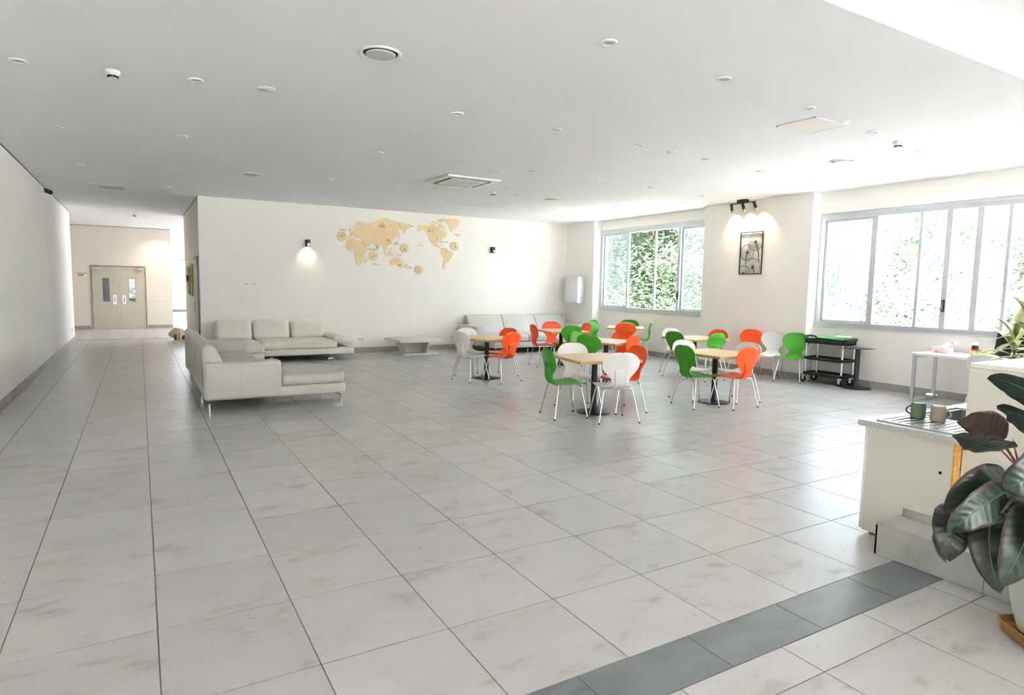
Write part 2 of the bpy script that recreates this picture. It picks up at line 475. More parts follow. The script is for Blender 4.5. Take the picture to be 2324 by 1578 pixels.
cells(lines(-4.0, XC, -0.25, 0.61), lines(19.72, YF, 20.0, 0.61), 'floor_stone')
cells(lines(XC, XEND, 0.2, 0.9), lines(YH, YEND, 20.0, 0.9), 'floor_stone')
cells(lines(-4.0, XC, -0.25, 0.9), lines(YF + 0.2, YEND, 20.0, 0.9), 'floor_stone')
def tkey(t):
    c = Vector(((t[0] + t[1]) / 2, (t[2] + t[3]) / 2, 0)); return (0 if in_view(c, 0.06) else 1, (c - EYE).length)
tiles.sort(key=tkey)
shared = {}
rest = bmesh.new()
for i, (x0, x1, y0, y1, m) in enumerate(tiles):
    if i < 296:
        key = (round(x1 - x0, 3), round(y1 - y0, 3), m)
        if key not in shared:
            hx, hy = key[0] / 2 - GAP, key[1] / 2 - GAP
            shared[key] = mesh_of('tile', bxm((-hx, hx, -hy, hy, -0.008, 0)), m, 0)
        o = link('dark_floor_tile' if m == 'strip_stone' else 'floor_tile', shared[key], floor)
        o.location = ((x0 + x1) / 2, (y0 + y1) / 2, 0)
    else:
        box(rest, x0 + GAP, x1 - GAP, y0 + GAP, y1 - GAP, -0.008, 0)
o = obj('floor_tile_field', rest, 'floor_stone', floor, smooth=0); o['kind'] = 'stuff'
obj('threshold_strip', bxm((-1.9, XC, 19.66, 19.72, -0.004, 0.004)), 'door_frame', floor)

# ceiling with a raised coffer at the reception end
HX0, HX1, HY0, HY1, HZ = 2.2, 9.4, -2.6, 2.46, 0.165
struct('ceiling', bxm((-4.2, HX0, YREAR - 0.2, YEND, ZC, ZC + 0.2), (HX1, XW + 0.2, YREAR - 0.2, YB + 0.2, ZC, ZC + 0.2),
                      (HX0, HX1, YREAR - 0.2, HY0, ZC, ZC + 0.2), (HX0, HX1, HY1, YB + 0.2, ZC, ZC + 0.2), (HX0, XEND + 0.2, YB + 0.2, YEND, ZC, ZC + 0.2),
                      (HX0 - 0.1, HX1 + 0.1, HY0 - 0.1, HY1 + 0.1, ZC + HZ, ZC + 0.3)), 'ceiling_paint', label='flat white plasterboard ceiling with a raised coffer')
led = thing('cove_light', 'bright white light band around the raised ceiling coffer', 'light', (0, 0, ZC))
for nm, b in (('light_band', (HX0, HX1, HY1 - 0.012, HY1 - 0.002, 0.012, HZ - 0.004)), ('light_band', (HX0, HX1, HY0 + 0.002, HY0 + 0.012, 0.012, HZ - 0.004))):
    obj(nm, bxm(b), 'led_white', led)

# walls
struct('wall_left', bxm((XL - 0.2, XL, YREAR, YL, 0, ZC)), 'wall_paint', label='long cream painted wall beside the corridor')
struct('wall_back', bxm((XC, XW + 0.2, YB, YB + 0.2, 0, ZC)), 'wall_paint', label='cream painted wall with the wooden world map')
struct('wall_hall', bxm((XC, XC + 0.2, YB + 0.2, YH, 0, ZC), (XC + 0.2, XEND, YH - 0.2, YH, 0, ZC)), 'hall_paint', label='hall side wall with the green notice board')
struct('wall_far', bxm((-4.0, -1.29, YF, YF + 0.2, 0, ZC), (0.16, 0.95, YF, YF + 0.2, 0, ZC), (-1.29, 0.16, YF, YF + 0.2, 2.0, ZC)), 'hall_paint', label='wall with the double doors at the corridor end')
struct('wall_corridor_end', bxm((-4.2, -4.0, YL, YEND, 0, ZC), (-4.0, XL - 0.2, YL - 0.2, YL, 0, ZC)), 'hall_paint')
struct('wall_bright_room', bxm((-4.0, XEND + 0.2, YEND, YEND + 0.2, 0, 0.8), (-4.0, XEND + 0.2, YEND, YEND + 0.2, 2.75, ZC), (-4.0, 0.6, YEND, YEND + 0.2, 0.8, 2.75), (2.4, XEND + 0.2, YEND, YEND + 0.2, 0.8, 2.75), (XEND, XEND + 0.2, YH - 0.2, 20.0, 0, ZC), (XEND, XEND + 0.2, 36.0, YEND, 0, ZC),
                               (XEND, XEND + 0.2, 20, 36, 0, 0.6), (XEND, XEND + 0.2, 20, 36, 3.0, ZC)), 'wall_paint', label='white wall of the sunlit room past the corridor')
W1 = (9.42, 13.03, 1.02, 3.06); W2 = (2.9, 6.93, 0.97, 2.93)
rb = []
ycur = YREAR
for (a, b, z0, z1) in (W2, W1):
    rb += [(XW, XW + 0.2, ycur, a, 0, ZC), (XW, XW + 0.2, a, b, 0, z0), (XW, XW + 0.2, a, b, z1, ZC)]
    ycur = b
rb += [(XW, XW + 0.2, ycur, YB, 0, ZC)]
struct('wall_right', bxm(*rb), 'wall_paint', label='cream window wall with sliding windows')
struct('wall_pillar_corner', bxm((XP, XW, YP1, YB, 0, ZC)), 'wall_paint', label='cream pillar in the corner with the metal box')
struct('wall_pillar', bxm((XP, XW, YP3, YP2, 0, ZC)), 'wall_paint', label='wide cream pillar between the two windows')
struct('wall_front', bxm((XL, XW + 0.2, YREAR - 0.2, YREAR, 0, 0.12), (XL, XW + 0.2, YREAR - 0.2, YREAR, 2.4, ZC)), 'wall_paint')
struct('trim_1', bxm((XL, XL + 0.004, -2.0, YL, ZC - 0.012, ZC - 0.001)), 'shadow_gap', label='dark strip painted as the shadow line where the long wall meets the ceiling')  # flat dark strip, the gap's shade is put into its colour
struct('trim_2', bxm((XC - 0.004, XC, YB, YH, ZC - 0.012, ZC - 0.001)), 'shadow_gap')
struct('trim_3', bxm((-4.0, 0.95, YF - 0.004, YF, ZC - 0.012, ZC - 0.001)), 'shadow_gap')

# tiled skirting, piece by piece
SK = 0.115
_sk = {}
def skirting(name, label, a, b, normal):
    root = struct_empty(name, label)
    a, b = Vector(a + (0,)), Vector(b + (0,)); L = (b - a).length; t = (b - a) / L; n = Vector(normal + (0,))
    s = 0.0
    while s < L - 0.02:
        w = min(0.6, L - s)
        k = round(w, 3)
        if k not in _sk: _sk[k] = mesh_of('skirting_tile', bxm((0.0015, k - 0.0015, 0, 0.012, 0.001, SK)), 'skirting_stone', 0)
        o = link('skirting_tile', _sk[k], root)
        p = a + t * s
        if t.cross(n).z < 0: p = p + t * w; ang = math.atan2(-t.y, -t.x)
        else: ang = math.atan2(t.y, t.x)
        o.location = p; o.rotation_euler = (0, 0, ang)
        s += 0.6
skirting('baseboard_left', 'grey stone skirting along the corridor wall', (XL, 0.5), (XL, YL), (1, 0))
skirting('baseboard_back', 'grey stone skirting under the world map', (XC + 0.02, YB), (XP, YB), (0, -1))
skirting('baseboard_hall', 'grey stone skirting on the hall wall', (XC, YB + 0.8), (XC, YH), (-1, 0))
skirting('baseboard_far', 'grey stone skirting beside the double doors', (0.22, YF), (0.95, YF), (0, -1))
skirting('baseboard_far_end', 'short grey stone skirting on the sign side of the double doors', (-3.5, YF), (-1.38, YF), (0, -1))
skirting('baseboard_pillar', 'grey stone skirting around the wide pillar', (XP, YP3), (XP, YP2), (-1, 0))
skirting('baseboard_corner', 'grey stone skirting on the corner pillar', (XP, YP1), (XP, YB), (-1, 0))
skirting('baseboard_right', 'grey stone skirting under the long window', (XW, 0.5), (XW, YP3), (-1, 0))
skirting('baseboard_window', 'grey stone skirting under the window with trees', (XW, YP2), (XW, YP1), (-1, 0))
skirting('baseboard_bright', 'pale skirting in the sunlit room', (0.0, YEND), (XEND, YEND), (0, -1))

# windows
def window(n, w, mulls, label, hazy=(), latches=()):
    y0, y1, z0, z1 = w
    root = struct_empty('window_%d' % n, label, (XW, 0, 0))
    ft, fb, fs = 0.12, 0.085, 0.06
    obj('window_frame', bxm((-0.02, 0.12, y0, y1, z1 - ft, z1), (-0.028, -0.02, y0, y1, z1 - 0.06, z1 - 0.045), (-0.028, -0.02, y0, y1, z1 - 0.012, z1), (-0.02, 0.12, y0, y1, z0, z0 + fb),
                            (-0.035, -0.02, y0, y1, z0, z0 + 0.028), (-0.028, -0.02, y0, y1, z0 + 0.05, z0 + 0.062), (-0.02, 0.12, y0, y0 + fs, z0 + fb, z1 - ft), (-0.02, 0.12, y1 - fs, y1, z0 + fb, z1 - ft)), 'aluminium', root)
    edges = [(y1 - fs, 0, 0)] + [(m[0], m[1], m[2]) for m in mulls] + [(y0 + fs, 0, 0)]
    for yc, wd, dp in mulls:
        obj('mullion', bxm((dp, dp + 0.045, yc - wd / 2, yc + wd / 2, z0 + fb - 0.01, z1 - ft + 0.01)), 'aluminium', root)
        if wd > 0.07: obj('sash_edge', bxm((dp + 0.05, dp + 0.075, yc - wd / 2 + 0.01, yc + wd / 2 + 0.025, z0 + fb - 0.01, z1 - ft + 0.01)), 'aluminium_dark', root)
    for k, (a, b) in enumerate(zip(edges, edges[1:])):
        ya, yb = b[0] + b[1] / 2, a[0] - a[1] / 2
        gx = 0.035 + 0.03 * (k % 2)
        p = obj('pane', bxm((gx, gx + 0.005, ya - 0.012, yb + 0.012, z0 + fb - 0.012, z1 - ft + 0.012)), 'pane_hazy' if k in hazy else 'pane_glass', root, smooth=0)
        if k in hazy:
            obj('sash', bxm((gx - 0.012, gx + 0.016, ya, yb, z1 - ft - 0.035, z1 - ft), (gx - 0.012, gx + 0.016, ya, yb, z0 + fb, z0 + fb + 0.035), (gx - 0.012, gx + 0.016, yb - 0.045, yb, z0 + fb + 0.035, z1 - ft - 0.035), (gx - 0.012, gx + 0.016, ya, ya + 0.02, z0 + fb + 0.035, z1 - ft - 0.035)), 'aluminium', root)
    for yc, dp in latches:
        zc = z0 + 0.42
        bm = bmesh.new(); tube(bm, [(dp - 0.006 - 0.03 * math.sin(PI * t / 8), yc, zc - 0.075 + 0.15 * t / 8) for t in range(9)], 0.009, 6)
        l = obj('latch', bm, 'black_metal', root)
        obj('latch_plate', bxm((dp - 0.008, dp + 0.002, yc - 0.022, yc + 0.022, zc - 0.09, zc + 0.09)), 'black_metal', l)
    return root
window(1, W1, [(12.03, 0.06, 0.0), (11.10, 0.035, 0.02), (10.32, 0.075, 0.0)], 'sliding aluminium window with leafy trees behind', (0, 3), ((10.31, 0.0),))
window(2, W2, [(6.0, 0.085, 0.0), (5.30, 0.045, 0.02), (4.90, 0.075, 0.0), (4.51, 0.075, 0.02), (4.14, 0.045, 0.0), (3.5, 0.05, 0.0)], 'long sliding aluminium window with a washed-out hedge behind', (0,), ((4.90, 0.0),))
w4 = struct_empty('window_3', None, (0, YREAR, 0))  # unseen glazing, assumed and added to let daylight in from behind
obj('window_frame', bxm((XL, XW, -0.12, -0.04, 0.12, 0.2), (XL, XW, -0.12, -0.04, 2.32, 2.4)), 'aluminium', w4)
for k in range(9):
    x0 = XL + k * (XW - XL) / 8
    obj('mullion', bxm((x0 - 0.03, x0 + 0.03, -0.12, -0.04, 0.12, 2.4)), 'aluminium', w4)
    if k < 8: obj('pane', bxm((x0 + 0.03, x0 + (XW - XL) / 8 - 0.03, -0.085, -0.08, 0.2, 2.32)), 'pane_glass', w4)
w5 = struct_empty('window_4', None, (XEND, 0, 0))  # unseen side glazing, added to bring sky light into the far room
obj('window_frame', bxm((0.05, 0.13, 20, 36, 0.6, 0.68), (0.05, 0.13, 20, 36, 2.92, 3.0)), 'aluminium', w5)
for k in range(9):
    obj('mullion', bxm((0.05, 0.13, 19.97 + 2 * k, 20.03 + 2 * k, 0.6, 3.0)), 'aluminium', w5)
    if k < 8: obj('pane', bxm((0.08, 0.085, 20.03 + 2 * k, 21.97 + 2 * k, 0.68, 2.92)), 'pane_glass', w5)
portal('portal_window_1', (XW + 0.19, (W1[0] + W1[1]) / 2, 2.04), (0, PI / 2, 0), 2.0, 3.6)
portal('portal_window_2', (XW + 0.19, (W2[0] + W2[1]) / 2, 1.95), (0, PI / 2, 0), 1.95, 4.0)
portal('portal_window_4', ((XL + XW) / 2, YREAR - 0.19, 1.26), (PI / 2, 0, 0), XW - XL, 2.25)
w6 = struct_empty('window_5', 'overexposed window at the end of the sunlit room', (0, YEND, 0))
for k in range(2):
    obj('mullion', bxm((0.58 + k * 1.8, 0.64 + k * 1.8, 0.05, 0.13, 0.8, 2.75)), 'aluminium', w6)
    if k < 1: obj('pane', bxm((0.64 + k * 1.8, 2.38 + k * 1.8, 0.08, 0.085, 0.8, 2.75)), 'pane_glass', w6)
portal('portal_window_6', (1.5, YEND + 0.19, 1.78), (-PI / 2, 0, 0), 1.8, 1.95)
portal('portal_window_5', (XEND + 0.19, 28, 1.8), (0, PI / 2, 0), 2.4, 16)

# double doors at the end of the corridor
d1 = struct_empty('door_1', 'pair of beige fire doors with narrow vision panels', (-0.565, YF, 0))
DW, DH = 0.725, 2.0
obj('door_frame', bxm((-DW - 0.04, -DW, -0.035, 0.0, 0, DH + 0.04), (DW, DW + 0.04, -0.035, 0.0, 0, DH + 0.04), (-DW, DW, -0.035, 0, DH, DH + 0.04)), 'door_frame', d1)
for s in (-1, 1):
    if s < 0:
        lf = obj('door_leaf', bxm((-DW + 0.004, -0.004, -0.022, 0.02, 0.008, DH - 0.006)), 'door_paint', d1)
    else:
        lf = obj('door_leaf', bxm((0.004, 0.274, -0.022, 0.02, 0.008, DH - 0.006), (0.446, DW - 0.004, -0.022, 0.02, 0.008, DH - 0.006), (0.274, 0.446, -0.022, 0.02, 0.008, 0.892), (0.274, 0.446, -0.022, 0.02, 1.628, DH - 0.006)), 'door_paint', d1)
    cx = s * 0.36
    obj('vision_frame', bxm((cx - 0.098, cx + 0.098, -0.026, -0.021, 0.88, 0.892), (cx - 0.098, cx + 0.098, -0.026, -0.021, 1.628, 1.64), (cx - 0.098, cx - 0.086, -0.026, -0.021, 0.88, 1.64), (cx + 0.086, cx + 0.098, -0.026, -0.021, 0.88, 1.64)), 'door_frame', lf)
    obj('vision_pane', bxm((cx - 0.086, cx + 0.086, -0.0245, -0.0225, 0.892, 1.628)), 'glass_dark' if s < 0 else 'pane_glass', lf)
    if s > 0:
        obj('notice_sheet', bxm((cx - 0.08, cx + 0.08, -0.027, -0.0255, 1.34, 1.62)), 'paper', lf)
    hx = s * 0.13
    pp = obj('push_plate', bxm((hx - 0.045, hx + 0.045, -0.027, -0.021, 0.80, 1.09)), 'brushed_steel', lf)
    bm = bmesh.new(); tube(bm, [(hx, -0.025, 0.87), (hx, -0.06, 0.89), (hx, -0.06, 1.01), (hx, -0.025, 1.03)], 0.009, 6)
    obj('pull_handle', bm, 'black_metal', lf)
    cl = obj('door_closer', rbox(min(s * .47, s * .68), max(s * .47, s * .68), -0.075, -0.022, DH - 0.085, DH - 0.03, 0.006), 'brushed_steel', lf)
    bm = bmesh.new(); tube(bm, [(s * 0.60, -0.06, DH - 0.03), (s * 0.52, -0.09, DH + 0.03), (s * 0.60, -0.03, DH + 0.03)], 0.010, 6)
    obj('closer_arm', bm, 'door_frame', lf)
    bm = bmesh.new()
    for z in (0.3, 1.0, 1.75): lathe(bm, [(0.008, z), (0.008, z + 0.1)], 8, (s * (DW - 0.002), -0.024, 0))
    obj('hinge', bm, 'door_frame', lf)

# plain green door in the hall wall
d2 = struct_empty('door_2', 'pale green door seen edge-on in the hall wall', (XC, 15.0, 0))
lf = obj('door_leaf', bxm((-0.035, -0.001, -0.45, 0.42, 0.01, 2.05)), 'door_green', d2)
obj('door_frame', bxm((-0.02, -0.001, -0.5, -0.45, 0, 2.1), (-0.02, -0.001, 0.42, 0.47, 0, 2.1), (-0.02, -0.001, -0.5, 0.47, 2.05, 2.1)), 'door_frame', d2)
bm = bmesh.new(); tube(bm, [(-0.03, -0.32, 0.93), (-0.085, -0.32, 0.93), (-0.085, -0.32, 1.13), (-0.03, -0.32, 1.13)], 0.010, 8)
obj('pull_handle', bm, 'brushed_steel', lf)
obj('door_closer', rbox(-0.10, -0.036, -0.40, -0.20, 1.93, 2.0, 0.008), 'white_plastic', lf)
bm = bmesh.new(); tube(bm, [(-0.07, -0.30, 2.02), (-0.30, 0.25, 2.03)], 0.010, 6)
obj('closer_arm', bm, 'brushed_steel', lf)
# ================================================================ CHAIRS AND TABLES
PROF = [(0.205, 0.405), (0.200, 0.417), (0.175, 0.426), (0.13, 0.428), (0.07, 0.423), (0.0, 0.416), (-0.06, 0.412), (-0.11, 0.414), (-0.155, 0.424),
        (-0.188, 0.446), (-0.206, 0.476), (-0.213, 0.510), (-0.215, 0.545), (-0.217, 0.58), (-0.222, 0.62), (-0.230, 0.66), (-0.239, 0.70), (-0.248, 0.74),
        (-0.257, 0.775), (-0.264, 0.80), (-0.269, 0.818), (-0.272, 0.828), (-0.273, 0.8335)]
HALF = [0.150, 0.183, 0.200, 0.212, 0.217, 0.214, 0.203, 0.185, 0.160, 0.132, 0.112, 0.108, 0.130, 0.166, 0.202, 0.222, 0.228, 0.219,
        0.194, 0.162, 0.122, 0.076, 0.014]

def spline(seq, k):
    """Catmull-Rom refinement of a list of tuples."""
    out = []
    n = len(seq)
    for i in range(n - 1):
        p0, p1, p2, p3 = seq[max(i - 1, 0)], seq[i], seq[i + 1], seq[min(i + 2, n - 1)]
        for j in range(k):
            t = j / k
            out.append(tuple(0.5 * (2 * b + (c - a) * t + (2 * a - 5 * b + 4 * c - d) * t * t + (3 * b - a - 3 * c + d) * t ** 3) for a, b, c, d in zip(p0, p1, p2, p3)))
    out.append(tuple(seq[-1]))
    return out

def shell_mesh():
    pr = spline([(x, z, h) for (x, z), h in zip(PROF, HALF)], 2)
    n = len(pr); M_ = 12
    bm = bmesh.new(); th = 0.010
    grid = []
    for side in (0, 1):
        g = []
        for i, (x, z, h) in enumerate(pr):
            a, b = pr[max(i - 1, 0)], pr[min(i + 1, n - 1)]
            tx, tz = b[0] - a[0], b[1] - a[1]; L = math.hypot(tx, tz); nx, nz = tz / L, -tx / L     # towards the sitter
            w = min(1, max(0, (z - 0.5) / 0.12)) if x < -0.15 else 0.0
            row = []
            for j in range(M_ + 1):
                s = -1 + 2 * j / M_
                off = (0.030 * w * abs(s) ** 2.2) + (0.010 * (1 - w) * s * s)
                e = (th if side else 0)
                row.append(bm.verts.new((x + nx * (off - e), s * h, z + nz * (off - e))))
            g.append(row)
        grid.append(g)
    A, B = grid
    for i in range(n - 1):
        for j in range(M_):
            bm.faces.new((A[i][j], A[i][j + 1], A[i + 1][j + 1], A[i + 1][j])); bm.faces.new((B[i][j], B[i + 1][j], B[i + 1][j + 1], B[i][j + 1]))
        for j in (0, M_):
            bm.faces.new((A[i][j], A[i + 1][j], B[i + 1][j], B[i][j]))
    for i in (0, n - 1):
        for j in range(M_): bm.faces.new((A[i][j], A[i][j + 1], B[i][j + 1], B[i][j]))
    return bm

def ribs_mesh():
    """Raised, fluted spine on the rear of the shell."""
    pr = spline(PROF, 2); n = len(pr)
    bm = bmesh.new()
    i0, i1 = 14, 29
    N = 8
    us = []
    for k in range(N):
        us += [(k / N, 0.0), ((k + 0.25) / N, 1.0), ((k + 0.75) / N, 1.0)]
    us.append((1.0, 0.0))
    rows = []
    for i in range(i0, i1 + 1):
        x, z = pr[i]; a, b = pr[i - 1], pr[i + 1]
        tx, tz = b[0] - a[0], b[1] - a[1]; L = math.hypot(tx, tz); nx, nz = -tz / L, tx / L
        hw = 0.066 + 0.010 * (i - i0) / (i1 - i0)
        lift = 0.014 * min(1, (i1 - i) / 1.5 + 0.15)
        rows.append([bm.verts.new((x + nx * (0.009 + lift + 0.004 * q), (-1 + 2 * u) * hw, z + nz * (0.009 + lift + 0.004 * q))) for u, q in us])
    base = []
    for i in range(i0, i1 + 1):
        x, z = pr[i]; a, b = pr[i - 1], pr[i + 1]
        tx, tz = b[0] - a[0], b[1] - a[1]; L = math.hypot(tx, tz); nx, nz = -tz / L, tx / L
        hw = 0.066 + 0.010 * (i - i0) / (i1 - i0)
        base.append([bm.verts.new((x + nx * 0.006, s * hw, z + nz * 0.006)) for s in (-1, 1)])
    for r, q in zip(rows, rows[1:]):
        for j in range(len(us) - 1): bm.faces.new((r[j], r[j + 1], q[j + 1], q[j]))
    for i in range(len(rows) - 1):
        bm.faces.new((rows[i][0], rows[i + 1][0], base[i + 1][0], base[i][0])); bm.faces.new((rows[i][-1], base[i][1], base[i + 1][1], rows[i + 1][-1]))
    bm.faces.new([v for v in rows[-1]] + [base[-1][1], base[-1][0]])
    return bm

shell_bm = shell_mesh(); ribs_bm = ribs_mesh()
SHELL = {}; RIBS = {}
for c in ('green', 'orange', 'white'):
    SHELL[c] = mesh_of('shell_' + c, shell_bm.copy(), 'shell_' + c, 50); RIBS[c] = mesh_of('ribs_' + c, ribs_bm.copy(), 'shell_' + c, 20)
shell_bm.free(); ribs_bm.free()

def leg_mesh(rear, s):
    bm = bmesh.new()
    if rear: f, t = Vector((-0.22, s * 0.25, 0.014)), Vector((-0.150, s * 0.175, 0.395))
    else: f, t = Vector((0.215, s * 0.217, 0.014)), Vector((0.140, s * 0.165, 0.395))
    c = Vector((t.x, 0, 0.399))
    pts = [f, f.lerp(t, 0.5), f.lerp(t, 0.86)]
    a, k, e = f.lerp(t, 0.90), f.lerp(t, 1.03), t + (c - t) * 0.22
    for j in range(6):
        u = j / 5; pts.append(a * (1 - u) ** 2 + k * 2 * u * (1 - u) + e * u * u)
    pts.append(c)
    return tube(bm, pts, 0.0088, 8)
LEG = {(r, s): mesh_of('leg', leg_mesh(r, s), 'chrome', 60) for r in (0, 1) for s in (-1, 1)}
CAP = mesh_of('foot_cap', cyl(0.0108, 0.0, 0.018, 8), 'rubber', 40)
PLATE = mesh_of('seat_plate', bxm((-0.15, 0.14, -0.012, 0.012, 0.392, 0.404), (-0.15, 0.14, -0.075, -0.06, 0.394, 0.408), (-0.15, 0.14, 0.06, 0.075, 0.394, 0.408)), 'chrome', 0)
_first = {}
def chair(col, x, y, deg, label, group='moulded plastic chairs with chrome legs'):
    """Round-backed one-piece shell chair; (x, y) is the floor point under the seat, deg the way it faces."""
    if col in _first:
        t = copy_tree(_first[col])
    else:
        t = thing('shell_chair', label, 'chair')
        link('seat_shell', SHELL[col], t); link('ribbed_spine', RIBS[col], t); link('seat_plate', PLATE, t)
        for (r, s), me in LEG.items():
            l = link('leg', me, t)
            cp = link('foot_cap', CAP, l); cp.location = (-0.22 if r else 0.215, s * (0.25 if r else 0.217), 0)
        _first[col] = t
    tag(t, label, 'chair', group)
    t.location = (x, y, 0); t.rotation_euler = (0, 0, R_(deg))
    return t

def rear_at(col, x, y, deg, label):           # placed by the middle of its rear feet
    return chair(col, x + 0.22 * math.cos(R_(deg)), y + 0.22 * math.sin(R_(deg)), deg, label)
def top_at(col, x, y, deg, label):            # placed by the top of its backrest
    return chair(col, x + 0.27 * math.cos(R_(deg)), y + 0.27 * math.sin(R_(deg)), deg, label)

TH = 0.705
def table(x, y, rz, sx, sy, label):
    t = thing('cafe_table', label, 'table', (x, y, 0), R_(rz), 'square wooden cafe tables')
    top = obj('tabletop', rbox(-sx / 2, sx / 2, -sy / 2, sy / 2, TH - 0.006, TH, 0.002, 1), 'oak_top', t)
    obj('edge_band', rbox(-sx / 2, sx / 2, -sy / 2, sy / 2, TH - 0.034, TH - 0.0065, 0.002, 1), 'oak_edge', t)
    obj('column', cyl(0.038, 0.03, TH - 0.04, 20), 'black_metal', t)
    obj('top_plate', bxm((-0.16, 0.16, -0.16, 0.16, TH - 0.042, TH - 0.0345)), 'black_metal', t)
    bm = bmesh.new(); lathe(bm, [(0.215, 0.0), (0.218, 0.006), (0.212, 0.011), (0.12, 0.022), (0.06, 0.034), (0.046, 0.05), (0.039, 0.07)], 36)
    obj('base_disc', bm, 'black_metal', t)
    return t
table(4.935, 6.255, -10, 0.84, 0.88, 'square oak table with white chairs on two opposite sides, closest to the camera')
table(6.93, 6.09, -2, 0.82, 0.94, 'square oak table in front of the chair row by the wall, second nearest')
table(5.12, 9.46, 15, 0.80, 0.92, 'square oak table standing alone between coffee table and dining group')
table(6.69, 8.19, 22, 0.90, 0.84, 'square oak table behind the closest table, with one dark green chair')
table(7.44, 10.56, -8, 0.84, 0.84, 'square oak table in front of the grey three-seat sofa')
table(9.50, 10.96, -42, 0.80, 0.80, 'square oak table in the corner under the tree window')
table(8.71, 8.15, -3, 0.84, 0.84, 'square oak table near the wide pillar, one white chair behind it')

# closest table
rear_at('green', 4.248, 6.277, -13, 'green chair at the closest table, seen from its side')
rear_at('white', 4.778, 5.564, 72, 'white chair at the closest table, its ribbed back to the camera')
rear_at('white', 4.988, 6.80, -98, 'white chair on the far side of the closest table, facing the camera')
rear_at('orange', 5.544, 6.16, 173, 'orange chair at the closest table, behind the white chair back')
# second table
rear_at('green', 6.274, 6.04, -10, 'green chair with its ribbed back to the camera, second table near the cart')
rear_at('orange', 6.924, 5.537, 92, 'orange chair with its ribbed back to the camera, second table near the cart')
rear_at('white', 6.90, 6.66, -91, 'white chair behind the green one at the second table near the cart')
rear_at('white', 7.53, 6.03, 178, 'white chair behind the orange one at the second table near the cart')
# lone table
rear_at('white', 4.539, 9.28, 11, 'white chair with ribbed back at the lone table by the coffee table')
rear_at('orange', 5.24, 8.82, 108, 'orange chair with ribbed back at the lone table by the coffee table')
rear_at('white', 4.977, 9.95, -81, 'white chair facing the camera at the lone table by the coffee table')
rear_at('orange', 5.67, 9.66, 195, 'orange chair facing the camera at the lone table by the coffee table')
# middle table
top_at('green', 6.13, 7.98, 22, 'dark green chair directly behind the closest table, ribbed back to the camera')
top_at('orange', 6.90, 7.70, 112, 'orange chair with ribbed back just above the white front chair')
top_at('green', 6.52, 8.84, -68, 'light green chair peeping over the dark green chair at the middle table')
top_at('orange', 7.33, 8.47, 202, 'orange chair facing the camera at the middle table')
# table by the sofa
rear_at('orange', 6.757, 10.53, -13, 'orange chair in profile at the table before the grey sofa')
top_at('green', 7.37, 10.06, 82, 'green chair with ribbed back at the table before the grey sofa')
top_at('orange', 7.66, 11.28, -98, 'orange chair facing the camera in front of the grey sofa')
top_at('orange', 8.13, 10.55, 172, 'orange chair at the table before the grey sofa, next to the corner pillar')
# corner table
top_at('green', 9.05, 11.62, -72, 'pale green chair catching window light beside the corner pillar')
top_at('green', 10.08, 11.50, -132, 'green chair on the window side of the corner table')
top_at('green', 10.01, 10.66, 138, 'green chair in profile at the corner table under the tree window')
top_at('orange', 9.10, 10.50, 48, 'orange chair at the corner table, back turned to the camera')
# table by the pillar
rear_at('green', 8.18, 8.125, 0, 'green chair with ribbed back at the table near the wide pillar')
rear_at('green', 8.56, 7.515, 92, 'light green chair with ribbed back at the table near the wide pillar')
rear_at('white', 8.80, 8.84, -92, 'white chair on the far side of the table near the wide pillar')
top_at('orange', 9.38, 8.16, 180, 'orange chair between the table and the wide pillar')
# row against the pillar
top_at('orange', 10.09, 8.00, 190, 'orange chair against the wide pillar, first in the row of three')
top_at('white', 10.07, 7.50, 195, 'white chair against the wide pillar, middle of the row of three')
top_at('green', 10.09, 7.06, 200, 'green chair against the wide pillar, beside the service cart')

# spare pedestal without a top
t = thing('table_pedestal', 'black metal table pedestal without a top beside the cart', 'pedestal', (10.15, 5.98, 0), R_(-12))
obj('column', cyl(0.036, 0.03, 0.655, 20), 'black_metal', t)
obj('top_plate', bxm((-0.17, 0.17, -0.17, 0.17, 0.655, 0.662), (-0.17, 0.17, -0.02, 0.02, 0.645, 0.655)), 'black_metal', t)
bm = bmesh.new(); lathe(bm, [(0.225, 0.0), (0.228, 0.006), (0.222, 0.011), (0.12, 0.022), (0.06, 0.034), (0.046, 0.05), (0.037, 0.07)], 36)
obj('base_disc', bm, 'black_metal', t)

# ================================================================ SOFAS
def seam(pts, r=0.0018):
    return tube(bmesh.new(), pts, r, 5)

# grey corner sofa, back towards the corridor
s1 = thing('corner_sofa', 'grey leather chaise sofa with its back to the corridor', 'sofa', (0.62, 8.22, 0))
LG = 'leather_grey'
SL = 3.45                                       # length along y
obj('base', rbox(0.02, 0.92, 0.02, SL - 0.02, 0.135, 0.30, 0.02, 3), LG, s1)
obj('chaise_base', rbox(0.85, 1.71, 0.005, 0.98, 0.135, 0.268, 0.022, 3), LG, s1)
bm = bmesh.new()
prism(bm, [(0.0, 0.30), (0.0, 0.76), (0.03, 0.80), (0.07, 0.815), (0.12, 0.80), (0.16, 0.76), (0.30, 0.45), (0.32, 0.30)], lambda u, v, w: Vector((u, 0.06 + w, v)), SL - 0.12, True)
bk = obj('backrest', bevel(bm, 0.012, 2), LG, s1, smooth=60)
obj('seam', seam([(0.018, 0.06, 0.60), (0.018, 0.055, 0.782), (0.13, 0.055, 0.795), (0.29, 0.055, 0.48)]), 'seam_thread', bk)
for yy in (1.15, 2.30):
    obj('seam', seam([(-0.001, yy, 0.30), (-0.001, yy, 0.77), (0.07, yy, 0.817), (0.17, yy, 0.75), (0.30, yy, 0.46)]), 'seam_thread', bk)
ar = obj('armrest', bevel(bxm((0.0, 0.90, 0.0, 0.20, 0.135, 0.605)), 0.045, 4), LG, s1, smooth=60)
